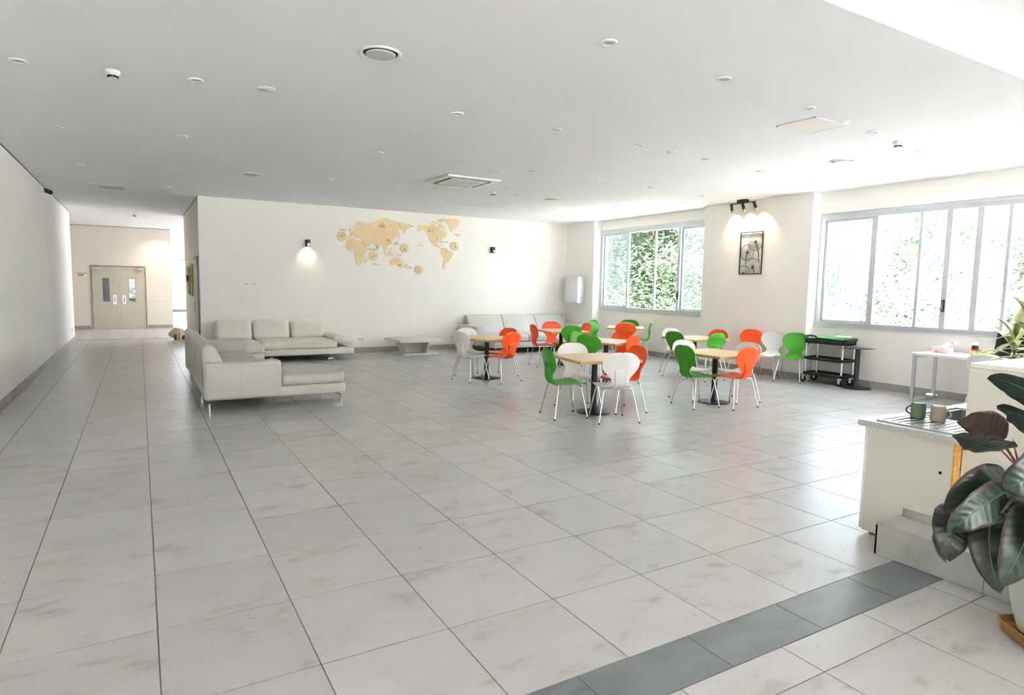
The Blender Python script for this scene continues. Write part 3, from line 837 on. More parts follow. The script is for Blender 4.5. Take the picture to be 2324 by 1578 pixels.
obj('seam', seam([(0.03, -0.001, 0.548), (0.87, -0.001, 0.548)]), 'seam_thread', ar)
obj('seam', seam([(0.42, -0.001, 0.15), (0.42, -0.001, 0.548)]), 'seam_thread', ar)
a2 = obj('armrest', bevel(bxm((0.0, 0.92, SL - 0.20, SL, 0.135, 0.605)), 0.045, 4), LG, s1, smooth=60)
obj('chaise_cushion', cushion(0.80, 0.97, 0.15, 0.05, 0.012, 12, ((-0.12, -0.18, 0.05, 0.022), (0.14, -0.16, 0.05, 0.022), (-0.12, 0.14, 0.05, 0.022), (0.14, 0.16, 0.05, 0.022)), c=(1.30, 0.50, 0.262), crease=((0, -0.12, 0.03, 0.008), (1, -0.16, 0.03, 0.006))), LG, s1, smooth=70)
obj('chaise_cushion', cushion(0.62, 0.78, 0.15, 0.05, 0.012, 10, c=(0.60, 0.59, 0.262)), LG, s1, smooth=70)
for k in range(2):
    obj('seat_cushion', cushion(0.62, 1.12, 0.15, 0.05, 0.015, 10, ((0, -0.25, 0.05, 0.02), (0, 0.25, 0.05, 0.02)), c=(0.62, 1.55 + k * 1.13, 0.262)), LG, s1, smooth=70)
def splay_leg(x, y, dx, dy):
    bm = bmesh.new()
    tube(bm, [(x + dx * 0.09, y + dy * 0.09, 0.14), (x + dx * 0.02, y + dy * 0.02, 0.105), (x, y, 0.095), (x, y, 0.0)], 0.014, 6)
    return bm
for x, y, dx, dy in ((0.06, 0.05, 0.7, 0.7), (1.66, 0.05, -1, 0.3), (0.88, 0.5, 0, 1), (0.06, 1.1, 1, 0), (0.06, SL - 0.45, 1, 0), (1.62, 0.9, -1, 0), (0.86, SL - 0.1, -0.7, -0.7)):
    obj('leg', splay_leg(x, y, dx, dy), 'chrome', s1)

# white chaise sofa against the map wall
s2 = thing('chaise_sofa', 'white leather chaise sofa against the map wall', 'sofa', (1.27, 14.20, 0))
LW = 'leather_white'
obj('base', rbox(0.70, 2.60, -1.20, -0.04, 0.125, 0.245, 0.012, 2), LW, s2)
obj('chaise_base', rbox(0.0, 0.74, -1.66, -0.04, 0.125, 0.235, 0.012, 2), LW, s2)
obj('seam', seam([(1.62, -1.201, 0.13), (1.62, -1.201, 0.24)]), 'seam_thread', s2)
obj('back_panel', rbox(0.0, 2.2, -0.16, -0.02, 0.2, 0.50, 0.03, 3), LW, s2)
obj('chaise_cushion', cushion(0.76, 1.56, 0.165, 0.06, 0.02, 12, c=(0.37, -0.90, 0.232)), LW, s2, smooth=70)
obj('seat_cushion', cushion(1.50, 1.10, 0.165, 0.06, 0.015, 14, c=(1.50, -0.66, 0.240), crease=((0, -0.25, 0.02, 0.010), (0, 0.26, 0.02, 0.010))), LW, s2, smooth=70)
for k, (xa, w) in enumerate(((0.37, 0.70), (1.10, 0.73), (1.84, 0.70))):
    b = obj('back_cushion', cushion(w, 0.24, 0.43, 0.085, 0.0, 10, c=(0, 0, 0)), LW, s2, (xa, -0.30, 0.375), (R_(-13), 0, 0), 70)
    obj('gathered_seam', seam([(-w / 2 + 0.07, -0.075, 0.405), (0, -0.085, 0.41), (w / 2 - 0.07, -0.075, 0.405)], 0.002), 'seam_thread', b)
ar = obj('armrest', cushion(0.46, 0.95, 0.15, 0.07, 0.01, 10, c=(0, 0, 0)), LW, s2, (2.42, -0.55, 0.315), (0, R_(14), 0), 70)
for x, y in ((2.15, -1.03), (1.06, -0.52), (0.1, -1.5), (0.1, -0.2), (2.15, -0.2)):
    bm = bmesh.new(); tube(bm, [(x, y, 0.03), (x, y, 0.13)], 0.010, 8)
    lg = obj('leg', bm, 'chrome', s2)
    obj('glide', rbox(x - 0.055, x + 0.055, y - 0.02, y + 0.02, 0, 0.032, 0.008, 2), 'chrome', lg)
obj('under_frame', bxm((0.75, 2.1, -1.0, -0.3, 0.085, 0.126)), 'black_metal', s2)

# grey three-seat sofa in the corner
s3 = thing('three_seat_sofa', 'light grey leather three-seat sofa in the corner', 'sofa', (6.85, 14.22, 0))
LS = 'leather_silver'
TL = 3.28
obj('base', rbox(0.22, TL - 0.20, -1.52, -0.05, 0.135, 0.275, 0.018, 3), LS, s3)
for k in range(2):
    x0 = 0.0 if k == 0 else TL - 0.26
    obj('armrest', bevel(bxm((x0, x0 + 0.26, -0.98, -0.03, 0.16, 0.625)), 0.05, 4), LS, s3, smooth=60)
for k in range(3):
    w = (TL - 0.30) / 3
    xa = 0.15 + w * (k + 0.5)
    bm = bmesh.new()
    prism(bm, [(-0.05, 0.40), (-0.05, 0.82), (-0.08, 0.86), (-0.15, 0.865), (-0.22, 0.83), (-0.42, 0.44), (-0.42, 0.40)], lambda u, v, q: Vector((xa - w / 2 + 0.003 + q, u, v)), w - 0.006, True)
    obj('back_cushion', bevel(bm, 0.030, 3), LS, s3, smooth=60)
    obj('seat_cushion', cushion((TL - 0.46) / 3 - 0.006, 1.28, 0.175, 0.05, 0.012, 10, c=(0.23 + (TL - 0.46) / 3 * (k + 0.5), -0.90, 0.272)), LS, s3, smooth=70)
for x, y in ((0.32, -1.42), (1.21, -1.40), (2.2, -1.40), (TL - 0.35, -1.42), (0.32, -0.2), (TL - 0.35, -0.2)):
    obj('leg', splay_leg(x, y, 0.3, 0.9), 'chrome', s3)

# coffee table
ct = thing('coffee_table', 'low pale coffee table on slanted panels by the map wall', 'table', (4.90, 13.02, 0))
obj('tabletop', rbox(0, 1.05, 0, 1.05, 0.30, 0.35, 0.004, 1), 'table_laminate', ct)
obj('base_board', rbox(0.16, 1.02, 0.22, 0.95, 0.0, 0.028, 0.004, 1), 'white_gloss', ct)
for (a, b, x) in ((0.20, 0.29, 0.0), (0.80, 0.74, 0.0)):
    bm = bmesh.new(); prism(bm, [(a, 0.30), (a + 0.03, 0.30), (b + 0.03, 0.028), (b, 0.028)], lambda u, v, w: Vector((u, 0.30 + w, v)), 0.55)
    obj('side_panel', bm, 'table_laminate', ct)
obj('centre_panel', bxm((0.24, 0.80, 0.62, 0.645, 0.028, 0.30)), 'table_laminate', ct)
bm = bmesh.new(); prism(bm, [(0.80, 0.30), (0.94, 0.30), (0.88, 0.028), (0.75, 0.028)], lambda u, v, w: Vector((u, 0.55 + w, v)), 0.025)
obj('fin_panel', bm, 'table_laminate', ct)

# ================================================================ SERVICE CART
sc = thing('service_cart', 'black three-shelf service cart with aluminium posts', 'cart', (10.05, 6.53, 0))
CX0, CX1, CY0, CY1 = -0.02, 0.34, -0.37, 0.33
def tray(z, h):
    return bxm((CX0, CX1, CY0, CY1, z, z + 0.015), (CX0, CX0 + 0.015, CY0, CY1, z, z + h), (CX1 - 0.015, CX1, CY0, CY1, z, z + h), (CX0, CX1, CY0, CY0 + 0.015, z, z + h), (CX0, CX1, CY1 - 0.015, CY1, z, z + h))
obj('shelf', tray(0.135, 0.05), 'black_plastic', sc)
obj('shelf', tray(0.40, 0.05), 'black_plastic', sc)
tp = obj('top_shelf', tray(0.685, 0.075), 'black_plastic', sc)
for yy, s in ((CY0, -1), (CY1, 1)):
    bm = bmesh.new()
    tube(bm, [(CX0 + 0.02, yy, 0.75), (CX0 + 0.03, yy + s * 0.03, 0.785), (CX0 + 0.12, yy + s * 0.06, 0.80), (CX1 - 0.12, yy + s * 0.06, 0.80), (CX1 - 0.03, yy + s * 0.03, 0.785), (CX1 - 0.02, yy, 0.75)], 0.014, 8)
    obj('push_handle', bm, 'black_plastic', sc)
for x in (CX0 + 0.02, CX1 - 0.02):
    for y in (CY0 + 0.02, CY1 - 0.02):
        obj('post', cyl(0.017, 0.13, 0.69, 12, (x, y, 0)), 'brushed_steel', sc)
        bm = bmesh.new()
        tube(bm, [(x - 0.014, y + 0.03, 0.05), (x + 0.014, y + 0.03, 0.05)], 0.05, 16)
        wh = obj('wheel', bm, 'rubber', sc)
        bm = bmesh.new(); tube(bm, [(x - 0.017, y + 0.03, 0.05), (x + 0.017, y + 0.03, 0.05)], 0.026, 12)
        obj('hub', bm, 'black_plastic', wh)
        bm = bxm((x - 0.024, x - 0.018, y, y + 0.045, 0.04, 0.115), (x + 0.018, x + 0.024, y, y + 0.045, 0.04, 0.115), (x - 0.024, x + 0.024, y - 0.02, y + 0.045, 0.11, 0.135))
        obj('caster_fork', bm, 'chrome', sc)
tr = obj('serving_tray', rbox(-0.13, 0.13, -0.26, 0.26, 0, 0.014, 0.004, 1), 'tray_green', None, (10.21, 6.42, 0.774), (R_(0), R_(0), R_(6)))
tag(tr, 'flat green tray lying across the top of the service cart', 'tray')
tr.rotation_euler = (R_(2), 0, R_(6))
for (x, y, w, d, rz, lb) in ((10.24, 6.30, 0.16, 0.22, 0.3, 'crumpled white paper bag on the window end of the green tray'), (10.17, 6.72, 0.12, 0.15, -0.2, 'small white paper packet on the cart beside the tray')):
    bm = cushion(w, d, 0.035, 0.017, 0.0, 8)
    rnd = random.Random(int(x * 100 + y * 10))
    for v in bm.verts: v.co += Vector((rnd.uniform(-.006, .006), rnd.uniform(-.006, .006), rnd.uniform(-.004, .006)))
    o = obj('paper_bag', bm, 'paper', None, (x, y, 0.796 if y < 6.5 else 0.704), (0, 0, rz), 60); tag(o, lb, 'paper')
# ================================================================ WALL DECOR
MAP={'eurasia':[(4.116,2.665),(4.16,2.68),(4.177,2.694),(4.151,2.718),(4.156,2.73),(4.195,2.737),(4.204,2.759),(4.256,2.774),(4.252,2.812),(4.283,2.819),(4.274,2.788),(4.309,2.795),(4.326,2.813),(4.335,2.839),(4.327,2.855),(4.34,2.89),(4.371,2.935),(4.389,2.927),(4.371,2.896),(4.362,2.87),(4.415,2.865),(4.41,2.852),(4.37,2.845),(4.353,2.814),(4.379,2.824),(4.397,2.838),(4.459,2.855),(4.468,2.89),(4.459,2.919),(4.503,2.926),(4.539,2.958),(4.584,2.974),(4.682,2.989),(4.718,2.978),(4.754,2.946),(4.772,2.973),(4.777,3.025),(4.827,3.055),(4.872,3.071),(4.908,3.095),(4.972,3.099),(4.995,3.122),(5.027,3.112),(5.092,3.103),(5.096,3.082),(5.082,3.059),(5.138,3.071),(5.203,3.067),(5.231,3.038),(5.333,3.045),(5.409,3.032),(5.522,3.004),(5.579,3.017),(5.627,3.002),(5.704,2.972),(5.69,2.944),(5.637,2.95),(5.627,2.927),(5.561,2.887),(5.503,2.893),(5.499,2.848),(5.47,2.776),(5.442,2.774),(5.437,2.827),(5.48,2.896),(5.447,2.894),(5.399,2.873),(5.352,2.87),(5.315,2.855),(5.282,2.813),(5.31,2.806),(5.31,2.749),(5.268,2.694),(5.23,2.674),(5.212,2.647),(5.226,2.621),(5.193,2.602),(5.184,2.628),(5.156,2.635),(5.137,2.651),(5.156,2.617),(5.165,2.574),(5.137,2.529),(5.1,2.5),(5.054,2.476),(5.035,2.48),(5.063,2.429),(5.049,2.397),(5.021,2.387),(4.989,2.416),(4.966,2.407),(4.98,2.372),(5.021,2.335),(5.012,2.325),(4.971,2.363),(4.952,2.415),(4.925,2.475),(4.898,2.495),(4.861,2.463),(4.838,2.436),(4.806,2.378),(4.788,2.39),(4.77,2.459),(4.743,2.483),(4.707,2.512),(4.662,2.518),(4.608,2.533),(4.573,2.553),(4.582,2.54),(4.653,2.496),(4.626,2.456),(4.563,2.427),(4.536,2.422),(4.51,2.455),(4.483,2.514),(4.461,2.555),(4.466,2.586),(4.457,2.607),(4.418,2.609),(4.396,2.629),(4.413,2.651),(4.466,2.659),(4.529,2.666),(4.511,2.682),(4.467,2.689),(4.44,2.704),(4.413,2.677),(4.409,2.647),(4.378,2.654),(4.387,2.62),(4.369,2.606),(4.352,2.635),(4.325,2.659),(4.29,2.683),(4.308,2.658),(4.325,2.642),(4.299,2.615),(4.29,2.632),(4.255,2.668),(4.212,2.666),(4.186,2.643),(4.172,2.621),(4.142,2.615),(4.116,2.622)],
'scandinavia':[(4.358,3.01),(4.415,3.006),(4.459,2.987),(4.512,2.961),(4.503,2.939),(4.468,2.941),(4.459,2.919),(4.468,2.89),(4.415,2.895),(4.371,2.883),(4.371,2.896),(4.389,2.927),(4.371,2.935),(4.34,2.89),(4.327,2.855),(4.335,2.839),(4.309,2.807),(4.283,2.823),(4.283,2.84),(4.252,2.842),(4.222,2.857),(4.231,2.883),(4.275,2.928),(4.319,2.965)],
'great_britain':[(4.144,2.835),(4.161,2.847),(4.178,2.833),(4.174,2.808),(4.199,2.763),(4.152,2.751),(4.147,2.772),(4.156,2.79),(4.143,2.806)],
'ireland':[(4.113,2.787),(4.139,2.797),(4.139,2.772),(4.109,2.766)],
'novaya_island':[(4.714,3.017),(4.745,3.049),(4.763,3.046),(4.759,2.994),(4.758,2.951),(4.727,2.979)],
'africa':[(4.116,2.589),(4.159,2.604),(4.264,2.618),(4.272,2.58),(4.325,2.561),(4.378,2.568),(4.457,2.555),(4.466,2.521),(4.51,2.438),(4.536,2.4),(4.585,2.402),(4.563,2.349),(4.509,2.291),(4.495,2.256),(4.504,2.196),(4.464,2.151),(4.459,2.104),(4.432,2.055),(4.401,2.016),(4.339,2.005),(4.321,2.034),(4.295,2.102),(4.27,2.17),(4.283,2.222),(4.253,2.289),(4.249,2.336),(4.192,2.346),(4.131,2.326),(4.088,2.35),(4.054,2.408),(4.054,2.467),(4.081,2.536)],
'madagascar':[(4.562,2.181),(4.557,2.146),(4.535,2.068),(4.508,2.058),(4.499,2.092),(4.508,2.136),(4.535,2.163)],
'australia':[(5.09,2.122),(5.137,2.159),(5.165,2.195),(5.202,2.21),(5.24,2.225),(5.277,2.217),(5.282,2.191),(5.31,2.192),(5.324,2.223),(5.357,2.211),(5.367,2.167),(5.409,2.142),(5.433,2.089),(5.419,2.035),(5.39,1.994),(5.353,1.989),(5.305,2.001),(5.277,2.035),(5.23,2.052),(5.183,2.023),(5.137,2.018),(5.109,2.03),(5.118,2.061)],
'tasmania':[(5.343,1.975),(5.386,1.972),(5.376,1.945),(5.357,1.94)],
'new_zealand':[(5.524,2.07),(5.548,2.067),(5.538,2.035),(5.486,2.006),(5.457,1.974),(5.424,1.982),(5.438,2.009),(5.486,2.029)],
'sumatra':[(4.916,2.361),(4.952,2.345),(5.017,2.277),(5.053,2.257),(5.118,2.242),(5.063,2.24),(5.007,2.259),(4.961,2.31)],
'borneo':[(5.044,2.314),(5.091,2.342),(5.109,2.374),(5.146,2.366),(5.151,2.309),(5.118,2.273),(5.072,2.288)],
'sulawesi':[(5.146,2.292),(5.184,2.297),(5.174,2.249),(5.151,2.252)],
'new_guinea':[(5.212,2.321),(5.268,2.314),(5.324,2.294),(5.409,2.289),(5.381,2.266),(5.395,2.244),(5.343,2.26),(5.287,2.249),(5.277,2.279),(5.23,2.295)],
'philippines':[(5.123,2.449),(5.142,2.445),(5.142,2.415),(5.165,2.389),(5.146,2.393),(5.123,2.418)],
'taiwan':[(5.156,2.494),(5.17,2.508),(5.17,2.491),(5.158,2.484)],
'japan':[(5.334,2.812),(5.348,2.804),(5.357,2.729),(5.343,2.689),(5.371,2.682),(5.338,2.662),(5.319,2.599),(5.277,2.584),(5.221,2.568),(5.24,2.591),(5.296,2.611),(5.319,2.661),(5.324,2.714)],
'north_america':[(5.78,2.954),(5.815,2.961),(5.805,2.993),(5.85,3.023),(5.93,3.01),(6.031,3.002),(6.133,3.014),(6.205,2.999),(6.256,3.003),(6.328,3.007),(6.37,3.024),(6.395,3.016),(6.396,2.946),(6.329,2.928),(6.308,2.903),(6.329,2.876),(6.371,2.855),(6.402,2.824),(6.418,2.825),(6.422,2.881),(6.412,2.918),(6.453,2.926),(6.495,2.895),(6.537,2.888),(6.58,2.829),(6.554,2.804),(6.496,2.782),(6.554,2.766),(6.517,2.75),(6.47,2.733),(6.434,2.684),(6.403,2.645),(6.409,2.593),(6.393,2.592),(6.377,2.629),(6.331,2.622),(6.295,2.611),(6.29,2.568),(6.326,2.551),(6.352,2.562),(6.352,2.539),(6.383,2.521),(6.378,2.497),(6.42,2.476),(6.405,2.467),(6.363,2.487),(6.331,2.519),(6.249,2.534),(6.197,2.564),(6.145,2.622),(6.094,2.685),(6.078,2.805),(6.022,2.839),(5.991,2.889),(5.921,2.889),(5.851,2.871),(5.831,2.842),(5.776,2.821),(5.816,2.851),(5.796,2.886),(5.79,2.923),(5.815,2.947)],
'arctic_islands':[(6.118,3.054),(6.163,3.067),(6.225,3.047),(6.246,3.011),(6.205,3.004),(6.153,3.029)],
'victoria_island':[(6.148,3.098),(6.194,3.115),(6.235,3.104),(6.23,3.08),(6.163,3.081)],
'ellesmere':[(6.296,3.136),(6.348,3.172),(6.451,3.193),(6.524,3.194),(6.504,3.164),(6.452,3.132),(6.431,3.089),(6.369,3.089),(6.348,3.112)],
'small_arctic':[(6.255,3.105),(6.307,3.099),(6.323,3.077),(6.276,3.051),(6.261,3.073)],
'baffin':[(6.333,3.059),(6.411,3.064),(6.453,3.039),(6.494,3.018),(6.531,2.977),(6.521,2.93),(6.485,2.932),(6.464,2.959),(6.432,2.967),(6.442,2.996),(6.401,3.016),(6.354,3.014)],
'greenland':[(6.504,3.131),(6.556,3.172),(6.619,3.195),(6.703,3.206),(6.82,3.214),(6.868,3.193),(6.922,3.178),(6.884,3.147),(6.874,3.089),(6.838,3.001),(6.737,2.952),(6.695,2.893),(6.653,2.933),(6.631,2.998),(6.604,3.072),(6.536,3.1)],
'cuba':[(6.383,2.582),(6.446,2.571),(6.503,2.565),(6.467,2.544),(6.414,2.565)],
'south_america':[(6.425,2.476),(6.467,2.497),(6.572,2.482),(6.636,2.419),(6.737,2.385),(6.722,2.327),(6.701,2.297),(6.68,2.239),(6.638,2.209),(6.601,2.16),(6.544,2.11),(6.518,2.052),(6.507,2.013),(6.539,1.981),(6.503,1.966),(6.46,2.002),(6.444,2.05),(6.47,2.136),(6.48,2.222),(6.474,2.279),(6.427,2.315),(6.395,2.38),(6.415,2.438)]}
SHIPS=[[(4.674,2.037),(4.705,2.043),(4.71,2.074),(4.728,2.087),(4.746,2.075),(4.755,2.049),(4.869,2.044),(4.864,2.022),(4.674,2.016)],
[(5.757,2.515),(5.852,2.524),(5.882,2.572),(5.907,2.573),(5.917,2.527),(5.953,2.52),(5.953,2.503),(5.757,2.498)],
[(6.765,2.844),(6.963,2.851),(6.961,2.829),(6.904,2.824),(6.883,2.798),(6.851,2.797),(6.829,2.821),(6.765,2.823)]]
onwall = lambda u, v, w: Vector((u, YB - 0.001 - w, v))
wm = thing('world_map', 'large light plywood world map in separate landmasses on the wall', 'wall map', (0, 0, 0))
def chaikin(p):
    n = len(p); return [q for i in range(n) for q in ((p[i][0] * .8 + p[(i + 1) % n][0] * .2, p[i][1] * .8 + p[(i + 1) % n][1] * .2), (p[i][0] * .2 + p[(i + 1) % n][0] * .8, p[i][1] * .2 + p[(i + 1) % n][1] * .8))]
for nm, poly in MAP.items():
    poly = chaikin(poly)
    bm = bmesh.new(); prism(bm, poly, onwall, 0.012 if nm != 'scandinavia' else 0.0125)
    obj(nm, bm, 'plywood', wm, smooth=0)
for body, x, z, sz in (('RUSSIA', 5.115, 2.93, 0.030), ('AUSTRALIA', 5.246, 2.123, 0.028), ('CANADA', 6.202, 2.929, 0.028), ('USA', 6.225, 2.705, 0.026), ('BRAZIL', 6.557, 2.39, 0.026),
                       ('MONGOLIA', 5.013, 2.725, 0.020), ('KAZAKHSTAN', 4.73, 2.734, 0.020), ('CHINA', 4.971, 2.638, 0.020), ('IRAN', 4.72, 2.60, 0.014), ('INDIA', 4.815, 2.515, 0.013), ('ARGENTINA', 6.53, 2.17, 0.012)):
    text_obj('engraved_name', body, 'burnt_wood', sz, wm, (x, YB - 0.0135, z), (PI / 2, 0, 0))
# thin burnt country borders
def border(pts):
    bm = bmesh.new(); tube(bm, [(x, YB - 0.0132, z) for x, z in pts], 0.0013, 4); obj('engraved_border', bm, 'burnt_wood', wm)
for pts in (((4.44, 2.80), (4.60, 2.79), (4.72, 2.81), (4.86, 2.77), (5.02, 2.76), (5.20, 2.78)), ((4.62, 2.68), (4.80, 2.69), (4.95, 2.66), (5.10, 2.69)), ((4.20, 2.56), (4.30, 2.50), (4.42, 2.50), (4.50, 2.47)),
            ((4.10, 2.42), (4.28, 2.43), (4.42, 2.40)), ((4.32, 2.30), (4.42, 2.28), (4.52, 2.29)), ((4.34, 2.20), (4.44, 2.18), (4.50, 2.20)), ((6.02, 2.79), (6.18, 2.785), (6.33, 2.775), (6.44, 2.76)),
            ((6.42, 2.40), (6.50, 2.36), (6.60, 2.33)), ((6.48, 2.28), (6.56, 2.26), (6.66, 2.28)), ((4.85, 2.62), (4.95, 2.58), (5.05, 2.52)), ((4.38, 2.71), (4.46, 2.72), (4.52, 2.68))): border(pts)
def relief(polys):
    bm = bmesh.new()
    for p in polys: prism(bm, p, lambda u, v, w: Vector((u, YB - 0.0128 - w, v)), 0.006)
    obj('landmark_relief', bm, 'burnt_wood', wm, smooth=0)
K = lambda x, z, pts: [(x + a, z + b) for a, b in pts]
relief([K(4.926, 2.89, [(-.09, 0), (-.085, .03), (-.06, .02), (-.05, .06), (-.035, .08), (-.02, .05), (-.008, .07), (0.004, .135), (.016, .07), (.03, .05), (.045, .08), (.058, .05), (.07, .03), (.08, 0)])])
relief([K(5.068, 2.565, [(-.06, .05), (-.045, .035), (-.05, 0), (-.04, 0), (-.03, .025), (.01, .02), (.04, -.02), (.055, -.015), (.05, .03), (.03, .06), (.0, .07), (-.03, .055)])])
relief([K(4.806, 2.40, [(-.035, .06), (-.03, .08), (-.02, .06), (-.008, .085), (.0, .10), (.008, .085), (.02, .06), (.03, .08), (.035, .06), (.02, .03), (0.0, -.03), (-.02, .03)])])
relief([K(6.093, 2.876, [(-.045, -.02), (-.03, .0), (-.045, .02), (-.015, .025), (0, .05), (.015, .025), (.045, .02), (.03, 0), (.045, -.02), (.01, -.015), (0, -.04), (-.01, -.015)])])
relief([K(6.18, 2.863, [(-.022, -.012), (-.02, .012), (0, .018), (.022, .008), (.028, -.014)])])
relief([K(6.31, 2.66, [(-.012, 0), (-.008, .05), (-.012, .09), (-.004, .088), (.002, .05), (.018, .055), (.014, .03), (.004, 0)])])
relief([K(5.348, 2.02, [(-.045, 0), (-.03, .04), (-.018, .012), (-.002, .06), (.012, .015), (.03, .035), (.045, 0)])])
relief([K(4.208, 2.67, [(-.02, 0), (-.008, .02), (0, .055), (.008, .02), (.02, 0), (.006, .008), (-.006, .008)])])
relief([K(5.345, 2.962, [(-.018, -.015), (-.02, .01), (-.008, .022), (.012, .02), (.02, .002), (.014, -.018)])])

def clock(city, x, z, r, hour, minute, label):
    c = thing('wall_clock', label, 'clock', (x, YB, z), 0, 'round plywood clocks of the world map')
    bm = bmesh.new(); tube(bm, [(0, -0.002, 0), (0, -0.028, 0)], r, 40); obj('clock_face', bm, 'plywood', c)
    bm = bmesh.new()
    for k in range(12):
        a = k * PI / 6; px, pz = math.sin(a) * r * .86, math.cos(a) * r * .86
        box(bm, px - 0.004, px + 0.004, -0.0295, -0.028, pz - 0.004, pz + 0.004)
    obj('hour_mark', bm, 'burnt_wood', c)
    for nm, a, L, w in (('hour_hand', hour * PI / 6, r * .62, 0.0045), ('minute_hand', minute * PI / 30, r * .82, 0.0035)):
        h = bmesh.new(); tube(h, [(-math.sin(a) * .012, -0.032, -math.cos(a) * .012), (math.sin(a) * L, -0.032, math.cos(a) * L)], w, 6); obj(nm, h, 'dark_hand', c)
    bm = bmesh.new(); tube(bm, [(0, -0.028, 0), (0, -0.036, 0)], 0.007, 10); obj('hub', bm, 'dark_hand', c)
clock('LONDON', 3.976, 2.636, 0.106, 9.0, 3.5, 'plywood clock beside Europe, below the LONDON label')
clock('NEW DELHI', 4.704, 2.228, 0.105, 2.9, 37, 'plywood clock in the Indian Ocean, below the NEW DELHI label')
clock('KOREA', 5.461, 2.436, 0.103, 6.6, 25, 'plywood clock beside Japan, next to the KOREA label')
clock('SYDNEY', 5.829, 1.941, 0.102, 6.0, 53.5, 'plywood clock below all others, next to the SYDNEY label')
clock('NEW YORK', 6.776, 2.544, 0.104, 4.2, 1.5, 'plywood clock beside America, next to the NEW YORK label')
for body, x, z, w in (('LONDON', 4.001, 2.789, 0.155), ('NEW DELHI', 4.687, 2.379, 0.20), ('KOREA', 5.26, 2.537, 0.125), ('SYDNEY', 5.586, 1.992, 0.135), ('NEW YORK', 6.518, 2.639, 0.17)):
    t = thing('city_label', 'small white wall label reading ' + body, 'label', (x, YB, z), 0, 'city name labels around the map')
    obj('label_card', bxm((-w / 2 - 0.005, w / 2 + 0.005, -0.004, -0.0005, -0.028, 0.026)), 'label_white', t)
    text_obj('lettering', body, 'label_ink', 0.036, t, (0, -0.0045, 0.005), (PI / 2, 0, 0))
    obj('underline', bxm((-w / 2, w / 2, -0.0055, -0.004, -0.024, -0.017)), 'label_line', t)
for p, lb in zip(SHIPS, ('small plywood ship ornament below the Indian Ocean clock', 'small plywood ship ornament in the Pacific', 'small upside-down plywood ship ornament below Greenland')):
    bm = bmesh.new(); prism(bm, p, onwall, 0.010); o = obj('ship_ornament', bm, 'plywood', None, smooth=0); tag(o, lb, 'ornament', 'ship ornaments of the world map')

# wall lamps
def spot(name, loc, direction, energy, size, blend, color, rad=0.02, parent=None):
    l = bpy.data.lights.new(name, 'SPOT'); l.energy = energy; l.spot_size = R_(size); l.spot_blend = blend; l.color = color; l.shadow_soft_size = rad
    o = bpy.data.objects.new(name, l); COL.objects.link(o); o.location = loc
    o.rotation_euler = Vector(direction).to_track_quat('-Z', 'Y').to_euler()
    if parent: o.parent = parent
    return o
for x, z, lb in ((3.214, 2.444, 'black box wall lamp above the white sofa, lit downwards'), (7.828, 2.495, 'black box wall lamp above the grey three-seat sofa, lit downwards')):
    t = thing('wall_lamp', lb, 'wall lamp', (x, YB, z), 0, 'black wall lamps on the map wall')
    obj('housing', bxm((-0.045, -0.035, -0.10, -0.002, -0.075, 0.075), (0.035, 0.045, -0.10, -0.06, -0.075, 0.075), (0.035, 0.045, -0.06, -0.002, -0.075, 0.075), (-0.045, 0.045, -0.10, -0.002, 0.065, 0.075), (-0.045, 0.045, -0.10, -0.09, 0.0, 0.075), (-0.045, -0.005, -0.10, -0.09, -0.075, 0.0), (-0.045, 0.045, -0.012, -0.002, -0.075, 0.075)), 'black_metal', t)
    obj('reflector', bxm((-0.034, 0.034, -0.088, -0.014, -0.02, 0.0)), 'brass', t)
    obj('bulb', cyl(0.016, -0.05, -0.021, 12, (0, -0.05, 0)), 'warm_lamp', t)
    spot('lamp_light', (0, -0.06, -0.055), (0, 0.10, -1), 6, 125, 1.0, (1, 0.84, 0.62), 0.03, t)

# track light above the picture
YT = 8.29
tl = thing('track_light', 'black ceiling bar with three lit spotlights above the dandelion picture', 'spotlight', (XP - 0.20, YT, ZC))
obj('ceiling_box', rbox(-0.05, 0.05, -0.10, 0.10, -0.055, -0.001, 0.004, 1), 'black_metal', tl)
obj('bar', bxm((-0.012, 0.012, -0.30, 0.30, -0.072, -0.056)), 'black_metal', tl)
for k, (yy, ty) in enumerate(((0.26, 0.10), (0.0, -0.06), (-0.26, -0.16))):
    p0 = Vector((0, yy, -0.085)); dr = Vector((0.30, ty, -0.80)).normalized()
    bm = bmesh.new(); tube(bm, [(0, yy, -0.07), p0], 0.006, 6); st = obj('swivel', bm, 'brass', tl)
    a = p0 - dr * 0.02; b = p0 + dr * 0.10; c = p0 + dr * 0.145
    bm = bmesh.new(); tube(bm, [a, b], 0.027, 16); hd = obj('spot_head', bm, 'black_metal', tl)
    bm = bmesh.new(); tube(bm, [b, c], 0.0255, 16, caps=False); tube(bm, [b, c], 0.0235, 16, caps=False); obj('brass_ring', bm, 'brass', hd)
    bm = bmesh.new(); tube(bm, [c - dr * 0.02, c - dr * 0.015], 0.022, 14); obj('bulb', bm, 'warm_lamp', hd)
    spot('track_spot', c + dr * 0.01, (0.55, ty * 1.1, -0.8), 12, 88, 1.0, (1, 0.82, 0.58), 0.02, tl)

